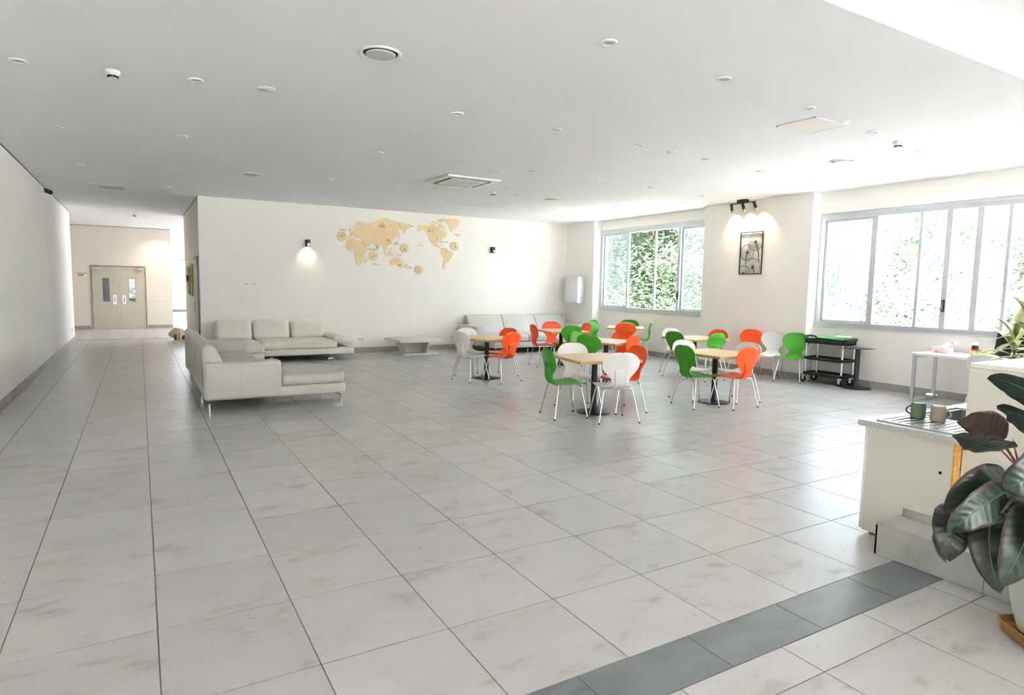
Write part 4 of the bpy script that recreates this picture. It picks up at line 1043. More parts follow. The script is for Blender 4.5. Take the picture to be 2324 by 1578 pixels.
# dandelion metal picture
PY0, PY1, PZ0, PZ1 = 7.93, 8.445, 1.885, 2.69
pic = thing('dandelion_picture', 'black metal wall art of dandelions in a thin frame', 'wall art', (XP, 0, 0))
obj('frame', bxm((-0.03, -0.012, PY0, PY1, PZ1 - 0.014, PZ1), (-0.03, -0.012, PY0, PY1, PZ0, PZ0 + 0.014), (-0.03, -0.012, PY0, PY0 + 0.014, PZ0, PZ1), (-0.03, -0.012, PY1 - 0.014, PY1, PZ0, PZ1)), 'black_metal', pic)
def P2(u, v): return (PY1 - u * (PY1 - PY0), PZ1 - v * (PZ1 - PZ0))       # picture coordinates, u across, v down
def dandelion(u, v, r, stem, a0=0, a1=360, n=48):
    y, z = P2(u, v); bm = bmesh.new(); sd = bmesh.new()
    for k in range(n):
        a = R_(a0 + (a1 - a0) * k / n)
        ey, ez = y + math.cos(a) * r, z + math.sin(a) * r
        if not (PY0 < ey < PY1 and PZ0 < ez < PZ1): 
            q = 1.0
            for s in range(20):
                q -= 0.05; ey, ez = y + math.cos(a) * r * q, z + math.sin(a) * r * q
                if PY0 + .004 < ey < PY1 - .004 and PZ0 + .004 < ez < PZ1 - .004: break
            tube(bm, [(-0.018, y, z), (-0.018, ey, ez)], 0.0009, 3); continue
        tube(bm, [(-0.018, y, z), (-0.018, ey, ez)], 0.0009, 3)
        if k % 1 == 0: tube(sd, [(-0.019, y + math.cos(a) * (r - .012), z + math.sin(a) * (r - .012)), (-0.019, y + math.cos(a) * (r + .008), z + math.sin(a) * (r + .008))], 0.0042, 5)
    f = obj('dandelion_head', bm, 'black_metal', pic, smooth=0)
    obj('seed_tip', sd, 'black_metal', f, smooth=0)
    bm = bmesh.new()
    for k in range(7 if stem else 0):
        a = k * 0.9; tube(bm, [(-0.02, y + math.cos(a) * .006, z + math.sin(a) * .006), (-0.02, y + math.cos(a) * .024, z + math.sin(a) * .024)], 0.006, 5)
    if stem: obj('flower_core', bm, 'black_metal', f, smooth=0)
    if stem:
        bm = bmesh.new(); tube(bm, [(-0.019,) + P2(*q) for q in stem], 0.0065, 6); obj('stem', bm, 'black_metal', f)
dandelion(0.68, 0.24, 0.165, [(0.68, 0.24), (0.76, 0.36), (0.83, 0.52), (0.86, 0.70)])
dandelion(0.33, 0.48, 0.150, [(0.33, 0.48), (0.29, 0.60), (0.26, 0.76)])
dandelion(0.61, 0.835, 0.165, [(0.61, 0.835), (0.66, 0.91), (0.71, 0.985)])
dandelion(0.20, 0.985, 0.155, None, 5, 175, 24)

# galvanised box on the corner pillar
gb = thing('metal_box', 'galvanised metal cabinet fixed in the corner above the sofa', 'box', (9.909, 13.36, 1.19))
obj('body', bxm((0.012, 0.255, 0.0, 0.59, 0.0, 0.665)), 'galvanised', gb)
obj('door', rbox(0.0, 0.012, 0.005, 0.585, 0.008, 0.657, 0.003, 1), 'galvanised', gb)
obj('edge_strip', bxm((-0.003, 0.01, -0.004, 0.022, 0.0, 0.665)), 'brushed_steel', gb)
obj('base_lip', bxm((0.02, 0.24, -0.01, 0.60, -0.02, 0.0)), 'aluminium', gb)

# small wall plates
def plate(name, label, cat, x, z, w, h, m='white_plastic', parts=()):
    t = thing(name, label, cat, (x, YB, z))
    obj('face_plate', rbox(-w / 2, w / 2, -0.012, -0.001, -h / 2, h / 2, 0.003, 1), m, t)
    for nm, b, mm in parts: obj(nm, bxm((b[0], b[1], -0.015, -0.012, b[2], b[3])), mm, t)
    return t
plate('poster_card', 'pair of small picture cards on the wall above the white sofa', 'card', 2.03, 1.50, 0.235, 0.125, 'paper',
      (('card_print', (-0.10, -0.05, 0.02, 0.05), 'grey_diffuser'), ('card_print', (-0.085, -0.04, -0.045, -0.02), 'label_white'), ('card_print', (0.05, 0.10, 0.02, 0.05), 'grey_diffuser'), ('card_fold', (-0.002, 0.002, -0.06, 0.06), 'grey_diffuser')))
plate('light_switch', 'white wall switch below the picture cards', 'switch', 1.848, 1.178, 0.075, 0.125, parts=(('rocker', (-0.015, 0.015, -0.045, -0.005), 'white_gloss'),))
for x, lb in ((4.13, 'white double socket behind the white sofa armrest'), (4.403, 'white double socket between sofa and coffee table')):
    plate('wall_socket', lb, 'socket', x, 0.30, 0.125, 0.078, parts=(('socket_insert', (-0.05, -0.008, -0.02, 0.02), 'grey_diffuser'), ('socket_insert', (0.008, 0.05, -0.02, 0.02), 'grey_diffuser')))
t = thing('light_switch', 'white switch plate beside the double doors', 'switch', (0.586, YF, 1.04))
obj('face_plate', rbox(-0.05, 0.05, -0.014, -0.001, -0.08, 0.08, 0.003, 1), 'white_plastic', t); obj('rocker', bxm((-0.03, 0.03, -0.018, -0.014, 0.0, 0.04)), 'grey_diffuser', t)
t = thing('door_sign', 'small orange and white sign on the wall next to the double doors', 'sign', (-1.52, YF, 1.735))
obj('sign_plate', bxm((-0.16, 0.10, -0.012, -0.001, -0.07, 0.06)), 'label_white', t); obj('sign_stripe', bxm((-0.16, 0.10, -0.014, -0.012, 0.02, 0.055)), 'sign_orange', t); obj('sign_print', bxm((-0.14, 0.02, -0.014, -0.012, -0.045, 0.0)), 'poster_grey', t)
t = thing('wall_socket', 'white socket low on the corridor wall near its end', 'socket', (XL, 18.9, 0.32))
obj('face_plate', bxm((0.001, 0.012, -0.05, 0.05, -0.04, 0.04)), 'white_plastic', t); obj('socket_insert', bxm((0.012, 0.015, -0.02, 0.02, -0.02, 0.02)), 'grey_diffuser', t)

# notice board in the hall
nb = thing('notice_board', 'green notice board with colourful paper cut-outs in the hall', 'notice board', (XC, 0, 0))
bm = bmesh.new(); prism(bm, [(15.95, 1.985), (17.95, 1.94), (17.55, 1.25), (16.15, 1.235)], lambda u, v, w: Vector((-0.002 - w, u, v)), 0.025); obj('board', bm, 'board_green', nb, smooth=0)
for pts, m in (([(17.9, 1.72), (16.5, 1.76), (16.6, 1.58), (17.2, 1.52), (17.7, 1.58)], 'poster_red'), ([(17.7, 1.70), (17.0, 1.73), (17.1, 1.58), (17.5, 1.56)], 'poster_orange'), ([(17.3, 1.50), (16.8, 1.52), (16.9, 1.42), (17.2, 1.42)], 'poster_pink'),
               ([(17.6, 1.86), (16.4, 1.90), (16.7, 1.76), (17.5, 1.78)], 'poster_grey'), ([(17.5, 1.42), (16.6, 1.44), (16.9, 1.28), (17.4, 1.27)], 'poster_teal'), ([(17.75, 1.55), (17.4, 1.54), (17.5, 1.44), (17.8, 1.46)], 'poster_white'),
               ([(16.45, 1.72), (16.25, 1.73), (16.3, 1.55), (16.5, 1.53)], 'poster_teal')):
    bm = bmesh.new(); prism(bm, pts, lambda u, v, w: Vector((-0.027 - w, u, v)), 0.012); obj('paper_cutout', bm, m, nb, smooth=0)
t = thing('paper_strip', 'white paper strip hanging below the notice board', 'paper', (XC, 17.3, 1.12)); obj('strip', bxm((-0.006, -0.001, -0.12, 0.12, -0.1, 0.1)), 'poster_white', t)

# rock-like ornament on the hall floor
def lump(bm, c, s, seed, sub=3):
    rnd = random.Random(seed); t = bmesh.new(); bmesh.ops.create_icosphere(t, subdivisions=sub, radius=1)
    ph = [rnd.uniform(0, 6) for _ in range(6)]
    off = {}
    for v in t.verts:
        p = v.co; k = 1 + 0.12 * math.sin(3 * p.x + ph[0]) * math.cos(2.5 * p.y + ph[1]) + 0.08 * math.sin(5 * p.z + ph[2]) + 0.05 * math.sin(7 * p.x + 5 * p.y + ph[3])
        off[v.index] = bm.verts.new(Vector((p.x * s[0] * k, p.y * s[1] * k, p.z * s[2] * k)) + Vector(c))
    for f in t.faces: bm.faces.new([off[v.index] for v in f.verts])
    t.free(); return bm
ro = thing('floor_ornament', 'lumpy pale stone ornament on the floor at the hall corner', 'ornament', (0.86, 19.15, 0))
obj('boulder', lump(bmesh.new(), (0.0, 0.1, 0.155), (0.19, 0.17, 0.165), 3), 'rock', ro, smooth=80)
obj('side_stone', lump(bmesh.new(), (0.155, 0.05, 0.075), (0.11, 0.1, 0.08), 8), 'rock_dark', ro, smooth=80)
bm = bmesh.new(); lathe(bm, [(0.062, 0.0), (0.066, 0.02), (0.06, 0.16), (0.05, 0.20), (0.03, 0.22)], 16, (0.02, -0.10, 0)); obj('pillar_stone', bm, 'rock', ro, smooth=60)
bm = bmesh.new(); lathe(bm, [(0.03, 0.0), (0.032, 0.10), (0.02, 0.13)], 10, (-0.07, -0.08, 0)); obj('niche_stone', bm, 'rock_dark', ro, smooth=60)
bm = lump(bmesh.new(), (0, 0, 0.006), (0.022, 0.014, 0.0055), 5, 2); o = obj('paper_scrap', bm, 'paper', None, (0.224, 7.488, 0)); tag(o, 'tiny white paper scrap on the floor in front of the corner sofa', 'paper')

# security camera on the long wall
cc = thing('security_camera', 'black bullet security camera under the ceiling on the long wall', 'camera', (XL, 14.2, 3.12))
obj('wall_mount', rbox(0.001, 0.05, -0.05, 0.05, 0.0, 0.09, 0.01, 2), 'white_plastic', cc)
bm = bmesh.new(); tube(bm, [(0.04, 0, 0.04), (0.09, -0.03, 0.03)], 0.015, 8); obj('arm', bm, 'white_plastic', cc)
bm = bmesh.new(); tube(bm, [(0.07, 0.06, 0.05), (0.16, -0.14, 0.0)], 0.042, 16); obj('camera_body', bm, 'black_plastic', cc)
bm = bmesh.new(); tube(bm, [(0.155, -0.13, 0.003), (0.163, -0.147, -0.002)], 0.030, 16); obj('lens', bm, 'screen_black', cc)

# ================================================================ CEILING FIXTURES
DL = [(-0.77,6.44),(0.48,6.19),(-0.74,8.94),(0.50,8.59),(2.77,8.16),(-0.71,11.58),(0.52,11.23),(2.78,10.63),(3.90,10.50),(-0.69,13.69),(0.51,13.23),(2.91,3.64),(2.82,5.89),(4.01,5.87),(5.25,5.93),(3.92,8.07),(5.10,8.06),(6.32,8.11),(7.56,8.21),
      (5.49,9.51),(6.19,10.31),(7.36,10.39),(8.69,10.46),(4.19,3.74),(5.51,3.88),(6.88,4.06),(8.25,4.26),(9.78,4.48),(6.54,6.06),(7.82,6.22),(9.28,6.41),(8.94,8.35),(-0.62,16.6),(0.60,22.5),(0.60,23.45)]
bm = bmesh.new(); lathe(bm, [(0.062, -0.001), (0.062, -0.009), (0.056, -0.013), (0.046, -0.011), (0.044, -0.002)], 28, caps=False); ME_RING = mesh_of('trim_ring', bm, 'white_trim', 50)
bm = bmesh.new(); lathe(bm, [(0.045, -0.0045), (0.045, -0.001)], 28); ME_LENS = mesh_of('lens', bm, 'grey_diffuser', 50)
bm = bmesh.new(); lathe(bm, [(0.045, -0.0045), (0.045, -0.001)], 28); ME_LENS_ON = mesh_of('lens_lit', bm, 'downlight_lit', 50)
ORD = ('first', 'second', 'third', 'fourth', 'fifth', 'sixth')
def dl_label(i):
    x, y = DL[i]
    if i == 33: return 'lit downlight in the corridor, the one farther from the double doors'
    if i == 34: return 'lit downlight in the corridor, the one closer to the double doors'
    if x < 1:
        ln = sorted([q for q in DL[:33] if (q[0] < 0) == (x < 0) and q[0] < 1], key=lambda q: q[1])
        return 'unlit downlight over the corridor, %s from the camera, %s' % (ORD[ln.index((x, y))], 'on the long wall side' if x < 0 else 'on the sofa side')
    rw = 0 if y < 5 else 1 if y < 7 else 2 if y < 9 else 3
    ln = sorted([q for q in DL[:33] if q[0] >= 1 and (0 if q[1] < 5 else 1 if q[1] < 7 else 2 if q[1] < 9 else 3) == rw], key=lambda q: q[0])
    return 'unlit downlight in the %s row from the camera, %s from the corridor' % (ORD[rw], ORD[ln.index((x, y))])
for i, (x, y) in enumerate(DL):
    lb = dl_label(i)
    t = thing('downlight', lb, 'downlight', (x, y, ZC), 0, 'lit downlights' if i >= 33 else 'unlit ceiling downlights')
    link('trim_ring', ME_RING, t); link('lens', ME_LENS_ON if i >= 33 else ME_LENS, t)
    if i >= 33: spot('downlight_beam', (0, 0, -0.02), (0, 0, -1), 26, 130, 0.9, (1, 0.84, 0.70), 0.04, t)
def round_vent(x, y, label):
    t = thing('round_air_vent', label, 'air vent', (x, y, ZC), 0, 'round ceiling air vents')
    bm = bmesh.new(); lathe(bm, [(0.155, -0.001), (0.157, -0.010), (0.150, -0.016), (0.142, -0.015), (0.128, -0.004)], 40, caps=False); obj('outer_ring', bm, 'white_trim', t, smooth=50)
    obj('dark_gap', cyl(0.130, -0.003, -0.001, 36), 'shadow_gap', t)
    bm = bmesh.new(); lathe(bm, [(0.105, -0.006), (0.112, -0.012), (0.106, -0.020), (0.100, -0.0205)], 36); obj('centre_disc', bm, 'grey_diffuser', t, smooth=50)
for x, y, lb in ((1.62, 4.72, 'large round air vent in the ceiling, closest to the camera'), (1.61, 10.91, 'round air vent above the white sofa'), (6.99, 10.36, 'round air vent above the grey sofa corner'), (8.07, 5.15, 'round air vent near the long window')): round_vent(x, y, lb)
for x, y, r, lb in ((1.04, 6.11, 0.075, 'flat round ceiling speaker near the smoke detector'), (4.69, 8.52, 0.16, 'wide flat ceiling disc beside the air conditioner'), (5.84, 5.98, 0.075, 'flat round ceiling speaker above the dining tables'), (6.26, 3.99, 0.05, 'small ceiling disc touching the access panel')):
    t = thing('ceiling_speaker', lb, 'speaker', (x, y, ZC))
    bm = bmesh.new(); lathe(bm, [(r, -0.001), (r, -0.007), (r * .95, -0.010)], 32); obj('grille_disc', bm, 'white_trim', t, smooth=50)
    obj('centre_boss', cyl(r * 0.2, -0.014, -0.010, 16), 'white_trim', t)
for x, y, lb in ((-0.13, 6.31, 'white smoke detector on the ceiling, closest to the camera'), (-0.04, 19.2, 'white smoke detector at the end of the corridor'), (5.66, 10.29, 'white smoke detector beside the air conditioner'), (7.56, 4.16, 'white smoke detector near the long window')):
    t = thing('smoke_detector', lb, 'smoke detector', (x, y, ZC))
    bm = bmesh.new(); lathe(bm, [(0.055, -0.001), (0.056, -0.024), (0.050, -0.030)], 28); obj('base', bm, 'white_plastic', t, smooth=50)
    bm = bmesh.new(); lathe(bm, [(0.048, -0.030), (0.040, -0.042), (0.028, -0.046)], 28); obj('chamber', bm, 'white_plastic', t, smooth=50)
    for k in range(8):
        a = k * PI / 4 + .3; bm = bxm((0.028, 0.0415, -0.008, 0.008, -0.056, -0.044)); obj('sensor_slot', bm, 'screen_black', t, rot=(0, 0, a))
    bm = bmesh.new(); lathe(bm, [(0.030, -0.058), (0.033, -0.062), (0.020, -0.066)], 20); obj('cap', bm, 'white_plastic', t, smooth=50)
# cassette air conditioner
ac = thing('cassette_air_conditioner', 'square ceiling cassette air conditioner with dark slots', 'air conditioner', (4.65, 9.52, ZC))
obj('panel', rbox(-0.47, 0.47, -0.47, 0.47, -0.030, -0.001, 0.010, 2), 'white_plastic', ac)
for k in range(4):
    bm = rbox(-0.33, 0.33, 0.335, 0.375, -0.0335, -0.030, 0.001, 1); obj('outlet_slot', bm, 'shadow_gap', ac, rot=(0, 0, k * PI / 2))
obj('intake_rim', rbox(-0.32, 0.32, -0.32, 0.32, -0.038, -0.030, 0.004, 1), 'white_plastic', ac)
obj('intake_grille', bxm(*[(-0.24, 0.24, -0.24 + k * 0.03, -0.226 + k * 0.03, -0.044, -0.038) for k in range(17)]), 'grey_diffuser', ac)
for (x, y, sx, sy, lb) in ((4.84, 10.42, 0.24, 0.23, 'square ceiling access panel behind the air conditioner'), (6.11, 4.25, 0.28, 0.22, 'square ceiling access panel near the coffer'), (9.15, 12.6, 0.25, 0.22, 'small ceiling access panel by the corner pillar'), (-0.38, 14.05, 0.22, 0.26, 'beige ceiling grille above the corridor')):
    t = thing('ceiling_panel', lb, 'access panel', (x, y, ZC))
    obj('panel_frame', bxm((-sx, sx, -sy, -sy + 0.018, -0.008, -0.001), (-sx, sx, sy - 0.018, sy, -0.008, -0.001), (-sx, -sx + 0.018, -sy, sy, -0.008, -0.001), (sx - 0.018, sx, -sy, sy, -0.008, -0.001)), 'white_trim', t)
    obj('panel_leaf', bxm((-sx + 0.02, sx - 0.02, -sy + 0.02, sy - 0.02, -0.006, -0.001)), 'grey_diffuser' if x < 0 else 'wall_paint', t)
    obj('panel_lock', cyl(0.008, -0.010, -0.006, 10, (sx - 0.05, -sy + 0.06, 0)), 'aluminium', t)
# ================================================================ SINK CABINET, STEP, RECEPTION COUNTER
CBX, CBY0, CBY1 = 4.05, 1.775, 2.30
WT = 0.745
cb = thing('sink_cabinet', 'worn white sink cabinet with a drilled side panel', 'cabinet', (CBX, 0, 0))
obj('side_panel', bxm((0, 0.018, CBY0 + 0.012, CBY1 - 0.018, 0.02, WT - 0.04)), 'cabinet_white', cb)
obj('front_panel', bxm((-0.002, 1.4, CBY1 - 0.017, CBY1, 0.03, WT - 0.045)), 'white_gloss', cb)
obj('back_board', bxm((0.0, 1.4, CBY0, CBY0 + 0.012, 0.02, WT - 0.04)), 'chipboard', cb)
obj('plinth', bxm((0.03, 1.35, CBY0 + 0.03, CBY1 - 0.05, 0.0, 0.02)), 'chipboard', cb)
obj('drilled_hole', cyl(0.009, -0.0015, 0.0, 16), 'screen_black', cb, (0.0, 1.845, 0.515), (0, -PI / 2, 0))
for y, z in ((1.86, 0.63), (2.19, 0.60), (2.20, 0.27)):
    obj('screw_mark', cyl(0.003, -0.001, 0.0, 8), 'chipboard', cb, (0.0, y, z), (0, -PI / 2, 0))
wt = thing('worktop', 'speckled grey worktop with an inset steel sink', 'worktop', (CBX, 0, WT))
WX0, WX1, WY0, WY1 = -0.02, 1.75, 1.755, 2.325
SX0, SX1, SY0, SY1 = 0.50, 1.0, 1.83, 2.20                    # bowl opening
obj('slab', bxm((WX0, SX0, WY0, WY1, -0.038, 0.0), (SX1, WX1, WY0, WY1, -0.038, 0.0), (SX0, SX1, WY0, SY0, -0.038, 0), (SX0, SX1, SY1, WY1, -0.038, 0)), 'worktop_speckle', wt)
bm = bmesh.new(); tube(bm, [(WX0 - 0.001, WY1, -0.019), (WX1 + 0.001, WY1, -0.019)], 0.0188, 14); obj('rounded_nosing', bm, 'worktop_speckle', wt)
sk = thing('steel_sink', 'stainless sink with a ribbed draining board', 'sink', (CBX, 0, WT))
obj('drainer_plate', rbox(0.05, SX0, 1.79, 2.25, 0.0005, 0.005, 0.002, 1), 'brushed_steel', sk)
for k in range(9):
    y = 1.835 + k * 0.045; bm = bmesh.new(); tube(bm, [(0.10, y, 0.0045), (SX0 - 0.03, y, 0.0045)], 0.006, 6); obj('drainer_rib', bm, 'brushed_steel', sk)
obj('rim', bxm((0.05, SX1 + 0.04, 1.78, 1.80, 0.001, 0.009), (0.05, SX1 + 0.04, 2.24, 2.26, 0.001, 0.009), (0.045, 0.06, 1.78, 2.26, 0.001, 0.009), (SX1 + 0.025, SX1 + 0.04, 1.78, 2.26, 0.001, 0.009)), 'brushed_steel', sk)
obj('bowl', bxm((SX0, SX0 + 0.004, SY0, SY1, -0.15, 0.004), (SX1 - 0.004, SX1, SY0, SY1, -0.15, 0.004), (SX0, SX1, SY0, SY0 + 0.004, -0.15, 0.004), (SX0, SX1, SY1 - 0.004, SY1, -0.15, 0.004), (SX0, SX1, SY0, SY1, -0.154, -0.15)), 'brushed_steel', sk)
bm = bmesh.new(); tube(bm, [(0.98, 1.80, 0.0), (0.98, 1.80, 0.10), (0.955, 1.82, 0.145), (0.90, 1.87, 0.155), (0.86, 1.90, 0.12)], 0.010, 8); obj('tap', bm, 'black_metal', sk)
def mug(name, x, y, m, label, h=0.10, r=0.043, ang=0.0):
    t = thing(name, label, 'mug', (x, y, WT + 0.0105), ang)
    bm = bmesh.new(); lathe(bm, [(r * 1.0, 0.0), (r * 1.02, 0.01), (r, h * .85), (r * .92, h * .97), (r * .8, h), (r * .72, h * .985)], 28); obj('cup', bm, m, t, smooth=50)
    bm = bmesh.new(); tube(bm, [(-r * (.97 + .62 * math.sin(PI * q / 10) ** .7), 0, h * (.2 + .56 * q / 10)) for q in range(11)], 0.0055, 8); obj('handle', bm, m, t)
mug('mug', 4.40, 2.165, 'mug_green', 'sage green mug upside down on the drainer', ang=-0.9)
mug('mug', 4.40, 2.045, 'mug_cream', 'cream mug upside down on the drainer', ang=2.0)
gl = thing('drinking_glass', 'clear ribbed glass upside down on the drainer', 'glass', (4.70, 2.235, WT + 0.0105))
bm = bmesh.new()
for k in range(12):
    pass
lathe(bm, [(0.040, 0.0), (0.038, 0.03), (0.034, 0.09), (0.033, 0.12), (0.024, 0.124)], 12, caps=False); obj('glass_wall', bm, 'tumbler_glass', gl, smooth=0)
bm = bmesh.new(); lathe(bm, [(0.0325, 0.116), (0.0325, 0.124)], 12); obj('glass_base', bm, 'tumbler_glass', gl, smooth=0)

# tiled step in front of the cabinet
st = struct_empty('step', 'low step clad in grey stone tiles under the sink cabinet', (0, 0, 0)); 
SPX, SPH, SPY = 3.78, 0.195, 2.045
obj('core', bxm((SPX + 0.012, 6.0, -1.4, SPY - 0.012, 0.0, SPH - 0.012)), 'grout', st)
yy = SPY
k = 0
for y1 in (SPY, 1.475, 0.87, 0.26, -0.35):
    y0 = {SPY: 1.475, 1.475: 0.87, 0.87: 0.26, 0.26: -0.35, -0.35: -1.4}[y1]
    obj('riser_tile', bxm((SPX, SPX + 0.0115, y0 + 0.0015, y1 - 0.0015, 0.002, SPH - 0.0125)), 'step_stone', st)
for y1, y0 in ((SPY, 1.74), (1.74, 1.2), (1.2, 0.6), (0.6, 0.0), (0.0, -1.4)):
    obj('tread_tile', bxm((SPX, CBX - 0.002, y0 + 0.0015, y1 - 0.0015, SPH - 0.0115, SPH)), 'step_stone', st)
obj('end_tile', bxm((SPX, CBX - 0.002, SPY - 0.0115, SPY, 0.002, SPH - 0.0125)), 'step_stone', st)
obj('upstand_tile', bxm((CBX - 0.012, CBX - 0.001, 1.81, 2.03, SPH + 0.001, SPH + 0.048)), 'step_stone', st)
# tall reception counter
TCX, TCY, TCZ = 4.12, 1.770, 1.175
rc = thing('reception_counter', 'tall plain cream reception counter behind the big plant', 'counter', (TCX, 0, 0))
obj('front_panel', bxm((0.0, 0.03, -1.4, TCY, SPH + 0.001, TCZ - 0.03)), 'counter_white', rc)
obj('body', bxm((0.03, 1.9, -1.4, TCY - 0.004, 0.005 + SPH, TCZ - 0.03)), 'counter_white', rc)
obj('counter_slab', rbox(0.0, 1.9, -1.4, TCY, TCZ - 0.029, TCZ, 0.003, 1), 'counter_top', rc)
obj('raised_slab', rbox(0.40, 1.85, -1.3, 1.62, TCZ + 0.0005, TCZ + 0.02, 0.003, 1), 'counter_top', rc)

# ================================================================ WHITE DESK BY THE WINDOW
DX0, DX1, DY0, DY1, DZ = 9.62, 10.30, 2.95, 4.90, 0.72
dk = thing('white_desk', 'white desk with square steel loop legs under the long window', 'desk', (0, 0, 0))
obj('desktop', rbox(DX0, DX1, DY0, DY1, DZ - 0.035, DZ, 0.004, 1), 'white_gloss', dk)
for y in (DY1 - 0.06, DY0 + 0.02):
    obj('loop_leg', bxm((DX0 + 0.03, DX0 + 0.07, y, y + 0.04, 0, DZ - 0.036), (DX1 - 0.07, DX1 - 0.03, y, y + 0.04, 0, DZ - 0.036), (DX0 + 0.07, DX1 - 0.07, y, y + 0.04, 0.0, 0.035), (DX0 + 0.07, DX1 - 0.07, y, y + 0.04, DZ - 0.07, DZ - 0.036)), 'brushed_steel', dk)
tb = thing('tissue_box', 'pink patterned tissue box with a white tissue pulled out', 'tissue box', (10.0, 4.66, DZ + 0.001), R_(-8))
obj('carton', rbox(-0.06, 0.06, -0.115, 0.115, 0, 0.085, 0.003, 1), 'tissue_box', tb)
for k, (x, y, z) in enumerate(((-0.0615, 0.06, 0.025), (-0.0615, 0.03, 0.018))):
    obj('flower_print', cyl(0.014, 0, 0.001, 10), 'poster_orange', tb, (x, y, z), (0, -PI / 2, 0))
bm = bmesh.new(); rnd = random.Random(4); g = []
for i in range(9):
    row = []
    for j in range(6):
        u, v = i / 8, j / 5 - .5
        row.append(bm.verts.new((0.02 * math.sin(4 * u + 5 * v) + v * 0.05 + rnd.uniform(-.006, .006), -0.02 - u * 0.15 + 0.02 * math.sin(9 * v), 0.083 + 0.085 * math.sin(min(1, u * 1.5) * PI * .62) + 0.018 * math.sin(8 * v + 5 * u))))
    g.append(row)
for a, b in zip(g, g[1:]):
    for j in range(5): bm.faces.new((a[j], a[j + 1], b[j + 1], b[j]))
r = bmesh.ops.solidify(bm, geom=list(bm.faces), thickness=0.001)
obj('tissue', bm, 'paper', tb, smooth=80)
jr = thing('coffee_jar', 'glass coffee jar with a cream and red label on the desk', 'jar', (10.06, 4.28, DZ + 0.001))
bm = bmesh.new(); lathe(bm, [(0.040, 0.0), (0.042, 0.01), (0.042, 0.11), (0.034, 0.135), (0.032, 0.14)], 20); obj('glass_body', bm, 'jar_brown', jr, smooth=50)
bm = bmesh.new(); lathe(bm, [(0.0428, 0.012), (0.0428, 0.085)], 20); obj('paper_label', bm, 'jar_label', jr, smooth=50)
bm = bmesh.new(); lathe(bm, [(0.0432, 0.070), (0.0432, 0.094)], 20); obj('red_band', bm, 'label_red', jr, smooth=50)
bm = bmesh.new(); lathe(bm, [(0.033, 0.140), (0.035, 0.145), (0.035, 0.175), (0.031, 0.18)], 20); obj('lid', bm, 'white_trim', jr, smooth=50)
bx_ = thing('tea_box', 'small lime green tea box with its lid open on the desk', 'box', (10.0, 4.16, DZ + 0.001), R_(6))
obj('carton', rbox(-0.05, 0.05, -0.06, 0.06, 0, 0.07, 0.002, 1), 'box_green', bx_); obj('open_flap', bxm((-0.045, 0.05, -0.05, 0.06, 0.0, 0.003)), 'stem_green', bx_, (0, 0, 0.072), (R_(14), 0, 0))
bx_ = thing('biscuit_box', 'pale yellow carton on the desk in front of the screen', 'box', (9.99, 4.01, DZ + 0.001), R_(-4))
obj('carton', rbox(-0.05, 0.05, -0.075, 0.075, 0, 0.07, 0.002, 1), 'box_yellow', bx_); obj('carton_print', bxm((-0.0515, -0.05, -0.05, 0.02, 0.04, 0.06)), 'burnt_wood', bx_)
mo = thing('monitor', 'large black screen standing on the white desk', 'monitor', (9.90, 3.60, DZ + 0.001), R_(0))
bm = bmesh.new(); prism(bm, [(-0.44, 0.015), (0.40, 0.015), (0.40, 0.345), (-0.44, 0.345)], lambda u, v, w: Vector((v * 0.10 + w, u + v * -0.05, v)), 0.035, True); obj('screen_housing', bevel(bm, 0.006, 1), 'black_plastic', mo)
bm = bmesh.new(); prism(bm, [(-0.42, 0.04), (0.38, 0.04), (0.38, 0.325), (-0.42, 0.325)], lambda u, v, w: Vector((v * 0.10 - 0.002 + w, u + v * -0.05, v)), 0.0015); obj('screen', bm, 'screen_black', mo)
obj('foot', rbox(-0.05, 0.14, -0.2, 0.2, 0.0, 0.014, 0.004, 1), 'black_plastic', mo)
chair('white', 9.25, 3.70, 0, 'white chair behind the reception counter, only its back edge showing')

def blade(bm, base, direction, up, L, w, droop, n=8, fold=0.25):
    d0 = Vector(direction).normalized(); upv = Vector(up).normalized(); side = d0.cross(upv)
    side = side.normalized() if side.length > 1e-4 else d0.orthogonal().normalized()
    p = Vector(base); rows = []; ang = 0.0; step = L / n; d = d0.copy()
    for i in range(n + 1):
        u = i / n
        hw = w * (math.sin(PI * min(1, 0.12 + 0.88 * u)) ** 0.8) * (1 if i < n else 0.02) + 0.002
        nrm = side.cross(d).normalized()
        rows.append([bm.verts.new(p - side * hw - nrm * (hw * -fold)), bm.verts.new(p), bm.verts.new(p + side * hw - nrm * (hw * -fold))])
        d = (d + Vector((0, 0, -droop / n * (0.4 + u)))).normalized(); p = p + d * step
    for a, b in zip(rows, rows[1:]):
        bm.faces.new((a[0], a[1], b[1], b[0])); bm.faces.new((a[1], a[2], b[2], b[1]))
    return bm

